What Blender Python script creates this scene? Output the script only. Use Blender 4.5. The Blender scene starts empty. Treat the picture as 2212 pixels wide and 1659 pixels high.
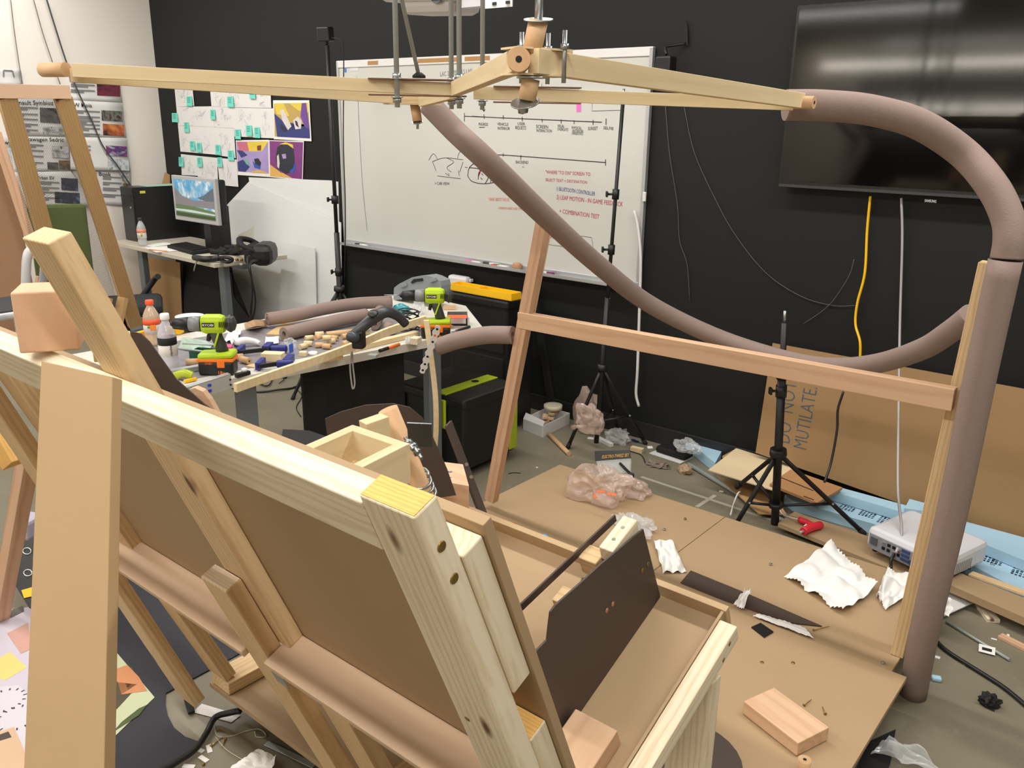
import bpy, bmesh, math, random
from mathutils import Vector, Matrix, noise
random.seed(7)
sc = bpy.context.scene
COL = sc.collection
# ------------------------------------------------------------------ camera
W, H, F = 2212.0, 1659.0, 1829.2
YAW, PITCH, ROLL, CH = 0.6825, 0.3022, 0.0157, 1.73
_cy, _sy, _cp, _sp = math.cos(YAW), math.sin(YAW), math.cos(PITCH), math.sin(PITCH)
FWD = Vector((-_sy*_cp, _cy*_cp, -_sp))
_r0 = Vector((_cy, _sy, 0)); _u0 = _r0.cross(FWD)
RGT = _r0*math.cos(ROLL) + _u0*math.sin(ROLL)
UPV = -_r0*math.sin(ROLL) + _u0*math.cos(ROLL)
CAM = Vector((0, 0, CH))
cam_d = bpy.data.cameras.new('camera'); cam = bpy.data.objects.new('camera', cam_d); COL.objects.link(cam)
cam_d.sensor_width = 36.0; cam_d.lens = F/W*36.0; cam_d.clip_start = 0.05
m = Matrix((RGT, UPV, -FWD)).transposed().to_4x4(); m.translation = CAM
cam.matrix_world = m
sc.camera = cam
# ------------------------------------------------------------------ exposure, world, lights
sc.view_settings.view_transform = 'Standard'; sc.view_settings.look = 'None'
sc.view_settings.exposure = 0.0; sc.view_settings.gamma = 1.0
sc.view_settings.use_curve_mapping = False
w = bpy.data.worlds.new('world'); sc.world = w; w.use_nodes = True
w.node_tree.nodes['Background'].inputs[0].default_value = (1.0, .95, .88, 1)
w.node_tree.nodes['Background'].inputs[1].default_value = 0.12
CEIL = 3.25
LIGHT_ROWS = [(2.6, 52, (-5.6, -2.6, .2)), (-.15, 60, (-5.6, -2.6, .4)), (-4.6, 44, (-4.2, -.6)), (-9.5, 24, (-4.2, -.6, 2.6))]
def area(name, loc, sx, sy, power, col=(1.0, .975, .94)):
    d = bpy.data.lights.new(name, 'AREA'); d.shape = 'RECTANGLE'; d.size = sx; d.size_y = sy
    d.energy = power; d.color = col
    o = bpy.data.objects.new(name, d); COL.objects.link(o); o.location = loc
    return o
for ry, pw, xs in LIGHT_ROWS:
    for xx in xs:
        area('ceiling_tube_light', (xx, ry, CEIL-.07), 2.4, .16, pw)
# ------------------------------------------------------------------ pixel -> place
def ray(px, py): return FWD + RGT*((px-W/2)/F) - UPV*((py-H/2)/F)
def aX(px, py, v): d = ray(px, py); return CAM + d*(v/d.x)
def aY(px, py, v): d = ray(px, py); return CAM + d*(v/d.y)
def aZ(px, py, v): d = ray(px, py); return CAM + d*((v-CH)/d.z)
def aD(px, py, v): return CAM + ray(px, py)*v
def aP(px, py, p, n):
    d = ray(px, py); n = Vector(n); return CAM + d*((Vector(p)-CAM).dot(n)/d.dot(n))
# ------------------------------------------------------------------ object helpers
WM = {}
def V(*a): return Vector(a)
def tag(o, label, cat, group=None):
    o['label'] = label; o['category'] = cat
    if group: o['group'] = group
    return o
def thing(name, label, cat, loc=(0, 0, 0), group=None, kind=None):
    o = bpy.data.objects.new(name, None); COL.objects.link(o)
    o.empty_display_size = .05; o.location = loc
    WM[o] = Matrix.Translation(Vector(loc))
    if label: tag(o, label, cat, group)
    if kind: o['kind'] = kind
    return o
def place(name, me, mat, parent=None, M=None, smooth=False):
    o = bpy.data.objects.new(name, me); COL.objects.link(o)
    if mat is not None and not me.materials: me.materials.append(mat)
    if smooth:
        for p in me.polygons: p.use_smooth = True
    M = M if M is not None else Matrix.Identity(4)
    if parent is not None:
        o.parent = parent; o.matrix_basis = WM[parent].inverted() @ M
    else:
        o.matrix_basis = M
    WM[o] = M.copy()
    return o
def fin(name, bm, mat, parent=None, M=None, smooth=False, center=True):
    if center and len(bm.verts):
        c = Vector((0, 0, 0))
        for v in bm.verts: c += v.co
        c /= len(bm.verts)
        for v in bm.verts: v.co -= c
        T_ = Matrix.Translation(c)
        M = (M @ T_) if M is not None else T_
    bmesh.ops.recalc_face_normals(bm, faces=bm.faces)
    me = bpy.data.meshes.new(name); bm.to_mesh(me); bm.free()
    return place(name, me, mat, parent, M, smooth)
def bm_box(bm, c, s, M=None, bev=0):
    r = bmesh.ops.create_cube(bm, size=1.0)
    vs = r['verts']
    for v in vs:
        v.co = Vector((v.co.x*s[0], v.co.y*s[1], v.co.z*s[2]))
    if bev:
        es = list({e for v in vs for e in v.link_edges})
        g = bmesh.ops.bevel(bm, geom=es, offset=bev, segments=2, affect='EDGES', profile=.5)
        vs = list({v for f in g['faces'] for v in f.verts} | {v for v in vs if v.is_valid})
    for v in vs:
        v.co = (M @ v.co if M is not None else v.co) + Vector(c)
    return vs
def R3(ez=0, ex=0, ey=0):
    return (Matrix.Rotation(ez, 4, 'Z') @ Matrix.Rotation(ey, 4, 'Y') @ Matrix.Rotation(ex, 4, 'X'))
def box(name, c, s, mat, parent=None, rot=None, bev=0, smooth=False):
    bm = bmesh.new(); bm_box(bm, (0, 0, 0), s, None, bev)
    M = Matrix.Translation(Vector(c)) @ (rot if rot is not None else Matrix.Identity(4))
    return fin(name, bm, mat, parent, M, smooth, center=False)
def frame_of(p0, p1, up=(0, 0, 1)):
    p0, p1 = Vector(p0), Vector(p1)
    x = (p1-p0).normalized(); up = Vector(up)
    if abs(x.dot(up.normalized())) > .98: up = Vector((1, 0, 0)) if abs(x.x) < .9 else Vector((0, 1, 0))
    y = up.cross(x).normalized(); z = x.cross(y).normalized()
    M = Matrix((x, y, z)).transposed().to_4x4(); M.translation = (p0+p1)/2
    return M, (p1-p0).length
def beam(name, p0, p1, w, h, mat, parent=None, up=(0, 0, 1), bev=.0015):
    M, L = frame_of(p0, p1, up)
    bm = bmesh.new(); bm_box(bm, (0, 0, 0), (L, w, h), None, bev)
    return fin(name, bm, mat, parent, M, center=False)
def bm_cyl(bm, p0, p1, r, seg=16, r2=None, caps=True):
    M, L = frame_of(p0, p1); r2 = r if r2 is None else r2
    a = [bm.verts.new(M @ Vector((-L/2, r*math.cos(2*math.pi*i/seg), r*math.sin(2*math.pi*i/seg)))) for i in range(seg)]
    b = [bm.verts.new(M @ Vector((L/2, r2*math.cos(2*math.pi*i/seg), r2*math.sin(2*math.pi*i/seg)))) for i in range(seg)]
    for i in range(seg): bm.faces.new((a[i], a[(i+1) % seg], b[(i+1) % seg], b[i])).smooth = True
    if caps: bm.faces.new(a[::-1]); bm.faces.new(b)
def cyl(name, p0, p1, r, mat, parent=None, seg=16, r2=None):
    p0, p1 = Vector(p0), Vector(p1)
    M, L = frame_of(p0, p1)
    bm = bmesh.new(); bm_cyl(bm, (-L/2, 0, 0), (L/2, 0, 0), r, seg, r2)
    return fin(name, bm, mat, parent, M, center=False)
def spline(pts, n=8):
    P = [Vector(p) for p in pts]
    if len(P) < 3: return P
    out = []
    for i in range(len(P)-1):
        p0 = P[i-1] if i else P[0]*2-P[1]
        p1, p2 = P[i], P[i+1]
        p3 = P[i+2] if i+2 < len(P) else P[-1]*2-P[-2]
        for k in range(n):
            t = k/n
            out.append(.5*((2*p1)+(p2-p0)*t+(2*p0-5*p1+4*p2-p3)*t*t+(3*p1-p0-3*p2+p3)*t**3))
    out.append(P[-1]); return out
def bm_tube(bm, pts, r, seg=10, caps=True, inner=None):
    pts = [Vector(p) for p in pts]
    t0 = (pts[1]-pts[0]).normalized()
    nrm = t0.cross(Vector((0, 0, 1)))
    if nrm.length < .05: nrm = t0.cross(Vector((1, 0, 0)))
    nrm.normalize(); rings = []; inr = []
    for i, p in enumerate(pts):
        t = (pts[min(i+1, len(pts)-1)]-pts[max(i-1, 0)]).normalized()
        nrm = (nrm-t*nrm.dot(t)).normalized(); b = t.cross(nrm)
        rr = r(i/(len(pts)-1)) if callable(r) else r
        rings.append([bm.verts.new(p+(nrm*math.cos(2*math.pi*k/seg)+b*math.sin(2*math.pi*k/seg))*rr) for k in range(seg)])
        if inner: inr.append([bm.verts.new(p+(nrm*math.cos(2*math.pi*k/seg)+b*math.sin(2*math.pi*k/seg))*inner) for k in range(seg)])
    for a, b in zip(rings, rings[1:]):
        for k in range(seg): bm.faces.new((a[k], a[(k+1) % seg], b[(k+1) % seg], b[k])).smooth = True
    if inner:
        for a, b in zip(inr, inr[1:]):
            for k in range(seg): bm.faces.new((a[k], b[k], b[(k+1) % seg], a[(k+1) % seg])).smooth = True
        for a, b in ((rings[0], inr[0]), (rings[-1], inr[-1])):
            for k in range(seg): bm.faces.new((a[k], a[(k+1) % seg], b[(k+1) % seg], b[k]))
    elif caps:
        bm.faces.new(rings[0][::-1]); bm.faces.new(rings[-1])
def tube(name, pts, r, mat, parent=None, seg=10, n=8, inner=None):
    bm = bmesh.new(); bm_tube(bm, spline(pts, n), r, seg, inner=inner)
    return fin(name, bm, mat, parent)
def bm_lathe(bm, prof, seg=20, M=None):
    M = M or Matrix.Identity(4); rings = []
    for r, z in prof:
        rings.append([bm.verts.new(M @ Vector((max(r, 1e-4)*math.cos(2*math.pi*k/seg), max(r, 1e-4)*math.sin(2*math.pi*k/seg), z))) for k in range(seg)])
    for a, b in zip(rings, rings[1:]):
        for k in range(seg): bm.faces.new((a[k], a[(k+1) % seg], b[(k+1) % seg], b[k])).smooth = True
    bm.faces.new(rings[0][::-1]); bm.faces.new(rings[-1])
def lathe(name, prof, loc, mat, parent=None, axis=(0, 0, 1), seg=20):
    bm = bmesh.new(); bm_lathe(bm, prof, seg)
    q = Vector((0, 0, 1)).rotation_difference(Vector(axis).normalized()).to_matrix().to_4x4()
    return fin(name, bm, mat, parent, Matrix.Translation(Vector(loc)) @ q, center=False)
def newell(P):
    n = Vector((0, 0, 0))
    for a, b in zip(P, P[1:]+P[:1]): n += a.cross(b)
    return n.normalized()
def bm_plate(bm, P, th, away=True, holes=None):
    P = [Vector(p) for p in P]; n = newell(P)
    c = sum(P, Vector((0, 0, 0)))/len(P)
    if ((c-CAM).dot(n) < 0) == away: n = -n
    a = [bm.verts.new(p) for p in P]; b = [bm.verts.new(p+n*th) for p in P]
    f1 = bm.faces.new(a); f2 = bm.faces.new(b[::-1]); k = len(P)
    for i in range(k): bm.faces.new((a[i], b[i], b[(i+1) % k], a[(i+1) % k]))
    bmesh.ops.triangulate(bm, faces=[f1, f2])
def plate(name, P, th, mat, parent=None, away=True, M=None):
    bm = bmesh.new(); bm_plate(bm, P, th, away)
    return fin(name, bm, mat, parent, M)
def local_plate(name, P2, th, mat, parent, M):
    """outline in the XY plane of M, thickness along +Z"""
    bm = bmesh.new()
    a = [bm.verts.new((x, y, 0)) for x, y in P2]; b = [bm.verts.new((x, y, th)) for x, y in P2]; k = len(P2)
    f1 = bm.faces.new(a[::-1]); f2 = bm.faces.new(b)
    for i in range(k): bm.faces.new((a[i], a[(i+1) % k], b[(i+1) % k], b[i]))
    bmesh.ops.triangulate(bm, faces=[f1, f2])
    return fin(name, bm, mat, parent, M, center=False)
def basis(o, x, y, z=None):
    x = Vector(x).normalized(); y = Vector(y); y = (y-x*y.dot(x)).normalized(); z = x.cross(y)
    M = Matrix((x, y, z)).transposed().to_4x4(); M.translation = Vector(o); return M
def strokes(name, lines, wd, nrm, mat, parent=None, smooth_n=0):
    bm = bmesh.new(); nrm = Vector(nrm).normalized()
    for L in lines:
        L = [Vector(p) for p in L]
        if smooth_n: L = spline(L, smooth_n)
        prev = None
        for i, p in enumerate(L):
            t = (L[min(i+1, len(L)-1)]-L[max(i-1, 0)]); s = nrm.cross(t)
            s = s.normalized()*wd/2 if s.length > 1e-9 else Vector((wd/2, 0, 0))
            cur = (bm.verts.new(p+s), bm.verts.new(p-s))
            if prev: bm.faces.new((prev[0], prev[1], cur[1], cur[0]))
            prev = cur
    return fin(name, bm, mat, parent)
def text(name, s, o, size, x, y, mat, parent=None, align='LEFT', bold=0.0, xs=1.0):
    cu = bpy.data.curves.new(name, 'FONT'); cu.body = s; cu.size = size; cu.align_x = align; cu.align_y = 'BOTTOM_BASELINE'
    cu.offset = bold; cu.resolution_u = 2; cu.space_line = .95
    t = bpy.data.objects.new(name, cu)
    me = t.to_mesh(); me2 = me.copy(); t.to_mesh_clear(); bpy.data.objects.remove(t); bpy.data.curves.remove(cu)
    me2.materials.clear(); me2.name = name
    M = basis(o, x, y) @ Matrix.Diagonal((xs, 1, 1, 1))
    return place(name, me2, mat, parent, M)
def blob(name, loc, size, seed, mat, parent=None, sub=4, amp=.35, freq=2.2, rot=0, flat=True):
    bm = bmesh.new(); bmesh.ops.create_icosphere(bm, subdivisions=sub, radius=1)
    for v in bm.verts:
        p = v.co.copy()
        d = noise.noise(p*freq+Vector((seed, seed*2, 0)))*amp + (.25-abs(noise.noise(p*freq*1.9+Vector((seed, 0, seed)))))*amp*.8
        v.co = p*(1+d)
        if flat and v.co.z < -.55: v.co.z = -.55 + (v.co.z+.55)*.05
        v.co = Vector((v.co.x*size[0], v.co.y*size[1], (v.co.z+.58)*size[2]))
    return fin(name, bm, mat, parent, Matrix.Translation(Vector(loc)) @ Matrix.Rotation(rot, 4, 'Z'), center=False)
def sheet(name, corners, n, amp, mat, parent=None, seed=0, zig=0.0, freq=6, m=None):
    """crumpled sheet over 4 corners a,b,c,d; zig saw-tooths the a-b and c-d edges"""
    a, b, c, d = [Vector(p) for p in corners]; bm = bmesh.new(); m = m or n
    nr = (b-a).cross(d-a).normalized()
    if nr.z < 0: nr = -nr
    g = []
    for j in range(m+1):
        row = []
        for i in range(n+1):
            u_, v_ = i/n, j/m
            if zig and j in (0, m) and i % 2: v_ += (zig if j == 0 else -zig)
            p = (a*(1-u_)+b*u_)*(1-v_)+(d*(1-u_)+c*u_)*v_
            h = abs(noise.noise(Vector((u_*freq*.42+seed, v_*freq*.42, seed))))*amp*1.9+noise.noise(Vector((u_*freq*.9, v_*freq*.9+seed, 3)))*amp*.25
            row.append(bm.verts.new(p+nr*max(h, 0.0)+nr*.0012))
        g.append(row)
    for j in range(m):
        for i in range(n): bm.faces.new((g[j][i], g[j][i+1], g[j+1][i+1], g[j+1][i]))
    o = fin(name, bm, mat, parent)
    md = o.modifiers.new('thickness', 'SOLIDIFY'); md.thickness = .0006; md.offset = 1
    return o
def copy_tree(o, M, parent=None):
    c = o.copy(); COL.objects.link(c)
    if parent is None: c.matrix_basis = M; WM[c] = M
    for ch in [x for x in list(bpy.data.objects) if x.parent == o]:
        d = ch.copy(); COL.objects.link(d); d.parent = c; d.matrix_basis = ch.matrix_basis.copy(); WM[d] = M
        for g in [x for x in list(bpy.data.objects) if x.parent == ch]:
            e = g.copy(); COL.objects.link(e); e.parent = d; e.matrix_basis = g.matrix_basis.copy()
    return c
# ------------------------------------------------------------------ materials
MATS = {}
def srgb(r, g, b):
    f = lambda c: (c/255/12.92) if c/255 <= .04045 else ((c/255+.055)/1.055)**2.4
    return (f(r), f(g), f(b), 1)
def mat(name, rgb, rough=.6, metal=0, spec=.5, bump=0, bscale=200, var=0, vscale=8, alpha=1, trans=0, emit=None, es=1, sheen=0, coat=0):
    if name in MATS: return MATS[name]
    m = bpy.data.materials.new(name); m.use_nodes = True; MATS[name] = m
    nt = m.node_tree; b = nt.nodes['Principled BSDF']
    c = srgb(*rgb); b.inputs['Base Color'].default_value = c
    b.inputs['Roughness'].default_value = rough; b.inputs['Metallic'].default_value = metal
    b.inputs['Specular IOR Level'].default_value = spec
    b.inputs['Transmission Weight'].default_value = trans; b.inputs['Alpha'].default_value = alpha
    b.inputs['Coat Weight'].default_value = coat
    if emit:
        b.inputs['Emission Color'].default_value = srgb(*emit); b.inputs['Emission Strength'].default_value = es
    tc = None
    if var or bump: tc = nt.nodes.new('ShaderNodeTexCoord')
    if var:
        n = nt.nodes.new('ShaderNodeTexNoise'); n.inputs['Scale'].default_value = vscale; n.inputs['Detail'].default_value = 5
        nt.links.new(tc.outputs['Object'], n.inputs['Vector'])
        mx = nt.nodes.new('ShaderNodeMix'); mx.data_type = 'RGBA'
        k = 1-var
        mx.inputs['A'].default_value = (c[0]*k, c[1]*k, c[2]*k, 1)
        mx.inputs['B'].default_value = tuple(min(1, x*(1+var)) for x in c[:3])+(1,)
        nt.links.new(n.outputs['Fac'], mx.inputs['Factor']); nt.links.new(mx.outputs['Result'], b.inputs['Base Color'])
    if bump:
        n2 = nt.nodes.new('ShaderNodeTexNoise'); n2.inputs['Scale'].default_value = bscale; n2.inputs['Detail'].default_value = 3
        nt.links.new(tc.outputs['Object'], n2.inputs['Vector'])
        bp = nt.nodes.new('ShaderNodeBump'); bp.inputs['Strength'].default_value = bump; bp.inputs['Distance'].default_value = .002
        nt.links.new(n2.outputs['Fac'], bp.inputs['Height']); nt.links.new(bp.outputs['Normal'], b.inputs['Normal'])
    return m
def wood(name, light, dark, ring=26.0, contrast=.6, knots=True, rough=.62):
    """sawn timber, grain along local X, growth rings round an axis beside the piece"""
    if name in MATS: return MATS[name]
    m = bpy.data.materials.new(name); m.use_nodes = True; MATS[name] = m
    nt = m.node_tree; N = nt.nodes; L = nt.links; b = N['Principled BSDF']
    b.inputs['Roughness'].default_value = rough; b.inputs['Specular IOR Level'].default_value = .3
    tc = N.new('ShaderNodeTexCoord'); oi = N.new('ShaderNodeObjectInfo')
    mul = N.new('ShaderNodeMath'); mul.operation = 'MULTIPLY'; mul.inputs[1].default_value = 9.0; L.new(oi.outputs['Random'], mul.inputs[0])
    cx = N.new('ShaderNodeCombineXYZ'); L.new(mul.outputs[0], cx.inputs[0])
    cx.inputs[1].default_value = .045; cx.inputs[2].default_value = .03
    ad = N.new('ShaderNodeVectorMath'); ad.operation = 'ADD'; L.new(tc.outputs['Object'], ad.inputs[0]); L.new(cx.outputs[0], ad.inputs[1])
    mp = N.new('ShaderNodeMapping'); mp.inputs['Scale'].default_value = (.10, 1, 1); L.new(ad.outputs[0], mp.inputs['Vector'])
    wv = N.new('ShaderNodeTexWave'); wv.wave_type = 'RINGS'; wv.rings_direction = 'X'
    wv.inputs['Scale'].default_value = ring; wv.inputs['Distortion'].default_value = 3.5; wv.inputs['Detail'].default_value = 2; wv.inputs['Detail Scale'].default_value = 4
    L.new(mp.outputs[0], wv.inputs['Vector'])
    mp2 = N.new('ShaderNodeMapping'); mp2.inputs['Scale'].default_value = (6, 180, 180); L.new(ad.outputs[0], mp2.inputs['Vector'])
    fine = N.new('ShaderNodeTexNoise'); fine.inputs['Scale'].default_value = 1.0; fine.inputs['Detail'].default_value = 3; L.new(mp2.outputs[0], fine.inputs['Vector'])
    mp3 = N.new('ShaderNodeMapping'); mp3.inputs['Scale'].default_value = (1.5, 9, 9); L.new(ad.outputs[0], mp3.inputs['Vector'])
    big = N.new('ShaderNodeTexNoise'); big.inputs['Scale'].default_value = 1.0; big.inputs['Detail'].default_value = 2; L.new(mp3.outputs[0], big.inputs['Vector'])
    pw = N.new('ShaderNodeMath'); pw.operation = 'POWER'; pw.inputs[1].default_value = 2.2; L.new(wv.outputs['Fac'], pw.inputs[0])
    s1 = N.new('ShaderNodeMath'); s1.operation = 'MULTIPLY'; s1.inputs[1].default_value = contrast; L.new(pw.outputs[0], s1.inputs[0])
    s2 = N.new('ShaderNodeMath'); s2.operation = 'MULTIPLY_ADD'; s2.inputs[1].default_value = .28; L.new(fine.outputs['Fac'], s2.inputs[0]); L.new(s1.outputs[0], s2.inputs[2])
    s3 = N.new('ShaderNodeMath'); s3.operation = 'MULTIPLY_ADD'; s3.inputs[1].default_value = .45; L.new(big.outputs['Fac'], s3.inputs[0]); L.new(s2.outputs[0], s3.inputs[2])
    rp = N.new('ShaderNodeMapRange'); rp.inputs['From Min'].default_value = .22; rp.inputs['From Max'].default_value = 1.15; L.new(s3.outputs[0], rp.inputs['Value'])
    mx = N.new('ShaderNodeMix'); mx.data_type = 'RGBA'; mx.inputs['A'].default_value = srgb(*light); mx.inputs['B'].default_value = srgb(*dark)
    L.new(rp.outputs[0], mx.inputs['Factor']); out = mx.outputs['Result']
    if knots:
        mp4 = N.new('ShaderNodeMapping'); mp4.inputs['Scale'].default_value = (3.2, 9, 9); L.new(ad.outputs[0], mp4.inputs['Vector'])
        vo = N.new('ShaderNodeTexVoronoi'); vo.inputs['Scale'].default_value = 1.0; L.new(mp4.outputs[0], vo.inputs['Vector'])
        kr = N.new('ShaderNodeMapRange'); kr.inputs['From Min'].default_value = .105; kr.inputs['From Max'].default_value = .05; L.new(vo.outputs['Distance'], kr.inputs['Value'])
        mk = N.new('ShaderNodeMix'); mk.data_type = 'RGBA'; mk.inputs['B'].default_value = srgb(112, 76, 48)
        L.new(out, mk.inputs['A']); L.new(kr.outputs[0], mk.inputs['Factor']); out = mk.outputs['Result']
    L.new(out, b.inputs['Base Color'])
    bp = N.new('ShaderNodeBump'); bp.inputs['Strength'].default_value = .12; bp.inputs['Distance'].default_value = .001
    L.new(fine.outputs['Fac'], bp.inputs['Height']); L.new(bp.outputs['Normal'], b.inputs['Normal'])
    return m
def patches(name, cols, scale=6, seed=0, rough=.5, emit=0, warp=2.0):
    """flat print or screen picture: soft-edged colour areas"""
    if name in MATS: return MATS[name]
    m = bpy.data.materials.new(name); m.use_nodes = True; MATS[name] = m
    nt = m.node_tree; N = nt.nodes; L = nt.links; b = N['Principled BSDF']; b.inputs['Roughness'].default_value = rough
    tc = N.new('ShaderNodeTexCoord'); mp = N.new('ShaderNodeMapping'); mp.inputs['Location'].default_value = (seed*3.1, seed*1.7, seed)
    L.new(tc.outputs['Object'], mp.inputs['Vector'])
    n = N.new('ShaderNodeTexNoise'); n.inputs['Scale'].default_value = scale; n.inputs['Detail'].default_value = 3; n.inputs['Distortion'].default_value = warp
    L.new(mp.outputs[0], n.inputs['Vector'])
    cr = N.new('ShaderNodeValToRGB'); cr.color_ramp.interpolation = 'LINEAR'
    e = cr.color_ramp.elements
    while len(e) < len(cols): e.new(.5)
    for i, c in enumerate(cols):
        e[i].position = .30+.42*i/max(1, len(cols)-1); e[i].color = srgb(*c)
    L.new(n.outputs['Fac'], cr.inputs[0]); L.new(cr.outputs[0], b.inputs['Base Color'])
    if emit:
        L.new(cr.outputs[0], b.inputs['Emission Color']); b.inputs['Emission Strength'].default_value = emit
    return m
def plastic_film(name, rgb, alpha=.45, rough=.18):
    if name in MATS: return MATS[name]
    m = mat(name, rgb, rough=rough, spec=.8, bump=.6, bscale=25)
    m.node_tree.nodes['Principled BSDF'].inputs['Alpha'].default_value = alpha
    return m
PINE = wood('pine', (240, 228, 202), (214, 192, 154), contrast=.5)
PINE2 = wood('pine_warm', (230, 202, 158), (198, 160, 112), contrast=.42)
FIR = wood('fir_pink', (214, 176, 144), (180, 130, 100), ring=9, contrast=.38, knots=False)
FIR2 = wood('fir_block', (222, 186, 152), (194, 150, 114), ring=10, contrast=.36, knots=False)
CLEAR = wood('clear_batten', (228, 208, 168), (204, 178, 132), ring=10, contrast=.25, knots=False)
DOWEL = wood('dowel_wood', (214, 176, 134), (190, 148, 106), ring=8, contrast=.25, knots=False)
ENDG = wood('end_grain', (238, 192, 112), (206, 150, 76), ring=70, contrast=.45, knots=False)
MDF = mat('mdf', (172, 145, 110), .7, bump=.05, bscale=400, var=.06, vscale=5)
MDFE = mat('mdf_edge', (188, 160, 122), .75, var=.05, vscale=60)
HARD = mat('brown_hardboard', (74, 61, 53), .55, bump=.15, bscale=900, var=.08, vscale=300)
FOAM = mat('foam_insulation', (142, 123, 114), .9, bump=.5, bscale=320, var=.12, vscale=260)
FOAMIN = mat('foam_core', (190, 165, 152), .9, bump=.4, bscale=300)
STEEL = mat('zinc_steel', (176, 182, 184), .32, metal=.9)
STEELD = mat('dull_steel', (170, 176, 172), .5, metal=.25)
BRASS = mat('brass_screw', (150, 122, 66), .4, metal=.8)
BLACK = mat('black_plastic', (24, 24, 25), .45)
BLACKM = mat('black_matt', (17, 17, 18), .75)
RUBBER = mat('black_rubber', (22, 22, 23), .8)
WHITE = mat('white_plastic', (224, 222, 220), .4)
PAPER = mat('white_paper', (235, 233, 228), .8)
PAPER2 = mat('sketch_paper', (226, 224, 222), .85)
GREYM = mat('grey_painted_steel', (112, 120, 124), .5, metal=.2)
CARD = mat('cardboard', (172, 136, 92), .8, var=.05, vscale=14)
INK = mat('black_ink', (40, 40, 44), .7); INKR = mat('red_ink', (186, 60, 96), .7); INKB = mat('blue_ink', (40, 70, 140), .7)
INKG = mat('grey_pencil', (186, 186, 190), .8); PINKI = mat('pink_ink', (236, 110, 190), .7)
LIME = mat('lime_plastic', (176, 204, 24), .45); ORANGE = mat('orange_plastic', (240, 120, 30), .45); YELLOW = mat('yellow_plastic', (246, 190, 12), .45)
CLEARP = plastic_film('clear_film', (228, 230, 230), .32, .12); BAGP = plastic_film('pink_bag_film', (222, 196, 180), .38, .2)
# ================================================================== room shell
def struct(o): o['kind'] = 'structure'; return o
XL, XR, YB, YF = -7.2, 4.2, 4.0, -14.0
def concrete():
    m = bpy.data.materials.new('concrete_floor'); m.use_nodes = True; nt = m.node_tree; N = nt.nodes; L = nt.links; b = N['Principled BSDF']
    tc = N.new('ShaderNodeTexCoord')
    n1 = N.new('ShaderNodeTexNoise'); n1.inputs['Scale'].default_value = 1.6; n1.inputs['Detail'].default_value = 6
    n2 = N.new('ShaderNodeTexNoise'); n2.inputs['Scale'].default_value = 60; n2.inputs['Detail'].default_value = 4
    n3 = N.new('ShaderNodeTexNoise'); n3.inputs['Scale'].default_value = 9; n3.inputs['Detail'].default_value = 8; n3.inputs['Roughness'].default_value = .75
    for n in (n1, n2, n3): L.new(tc.outputs['Object'], n.inputs['Vector'])
    mx = N.new('ShaderNodeMix'); mx.data_type = 'RGBA'; mx.inputs['A'].default_value = srgb(112, 106, 88); mx.inputs['B'].default_value = srgb(140, 133, 114)
    L.new(n1.outputs['Fac'], mx.inputs['Factor'])
    mr = N.new('ShaderNodeMapRange'); mr.inputs['From Min'].default_value = .56; mr.inputs['From Max'].default_value = .75; mr.inputs['To Max'].default_value = .35; L.new(n3.outputs['Fac'], mr.inputs['Value'])
    mx2 = N.new('ShaderNodeMix'); mx2.data_type = 'RGBA'; mx2.inputs['B'].default_value = srgb(166, 156, 132)
    L.new(mx.outputs['Result'], mx2.inputs['A']); L.new(mr.outputs[0], mx2.inputs['Factor']); L.new(mx2.outputs['Result'], b.inputs['Base Color'])
    b.inputs['Roughness'].default_value = .42; b.inputs['Specular IOR Level'].default_value = .35
    bp = N.new('ShaderNodeBump'); bp.inputs['Strength'].default_value = .08; bp.inputs['Distance'].default_value = .002
    L.new(n2.outputs['Fac'], bp.inputs['Height']); L.new(bp.outputs['Normal'], b.inputs['Normal'])
    return m
CONC = concrete()
BLKW = mat('black_wall_paint', (28, 29, 28), .62, spec=.25, bump=.05, bscale=150, var=.04, vscale=2)
WHTW = mat('white_wall_paint', (240, 233, 224), .7, bump=.04, bscale=150)
struct(box('floor', ((XL+XR)/2, (YB+YF)/2, -.05), (XR-XL+.4, YB-YF+.4, .1), CONC))
struct(box('wall_back', ((XL+XR)/2, YB+.06, CEIL/2), (XR-XL+.2, .12, CEIL), BLKW))
struct(box('wall_left', (XL-.06, (YB+YF)/2, CEIL/2), (.12, YB-YF, CEIL), WHTW))
struct(box('wall_right', (XR+.06, (YB+YF)/2, CEIL/2), (.12, YB-YF, CEIL), WHTW))
struct(box('wall_front', ((XL+XR)/2, YF-.06, CEIL/2), (XR-XL+.2, .12, CEIL), BLKW))
struct(box('ceiling', ((XL+XR)/2, (YB+YF)/2, CEIL+.05), (XR-XL+.2, YB-YF+.2, .1), mat('ceiling_paint', (226, 222, 216), .8)))
struct(box('baseboard_back', ((XL+XR)/2, YB-.006, .05), (XR-XL-.02, .012, .1), mat('black_vinyl_base', (38, 38, 38), .4), bev=.003))
# masking tape lines on the concrete
tp = thing('masking_tape', 'pale masking tape lines stuck on the concrete floor behind the platform', 'tape', (-1.2, 3.4, 0))
TAPE = mat('tape_pale', (176, 172, 152), .7)
for a, b in (((1385, 1030), (1720, 1140)), ((1505, 1095), (1545, 1070))):
    beam('tape_strip', aZ(*a, .0008), aZ(*b, .0008), .02, .0012, TAPE, tp, bev=0)

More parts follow.
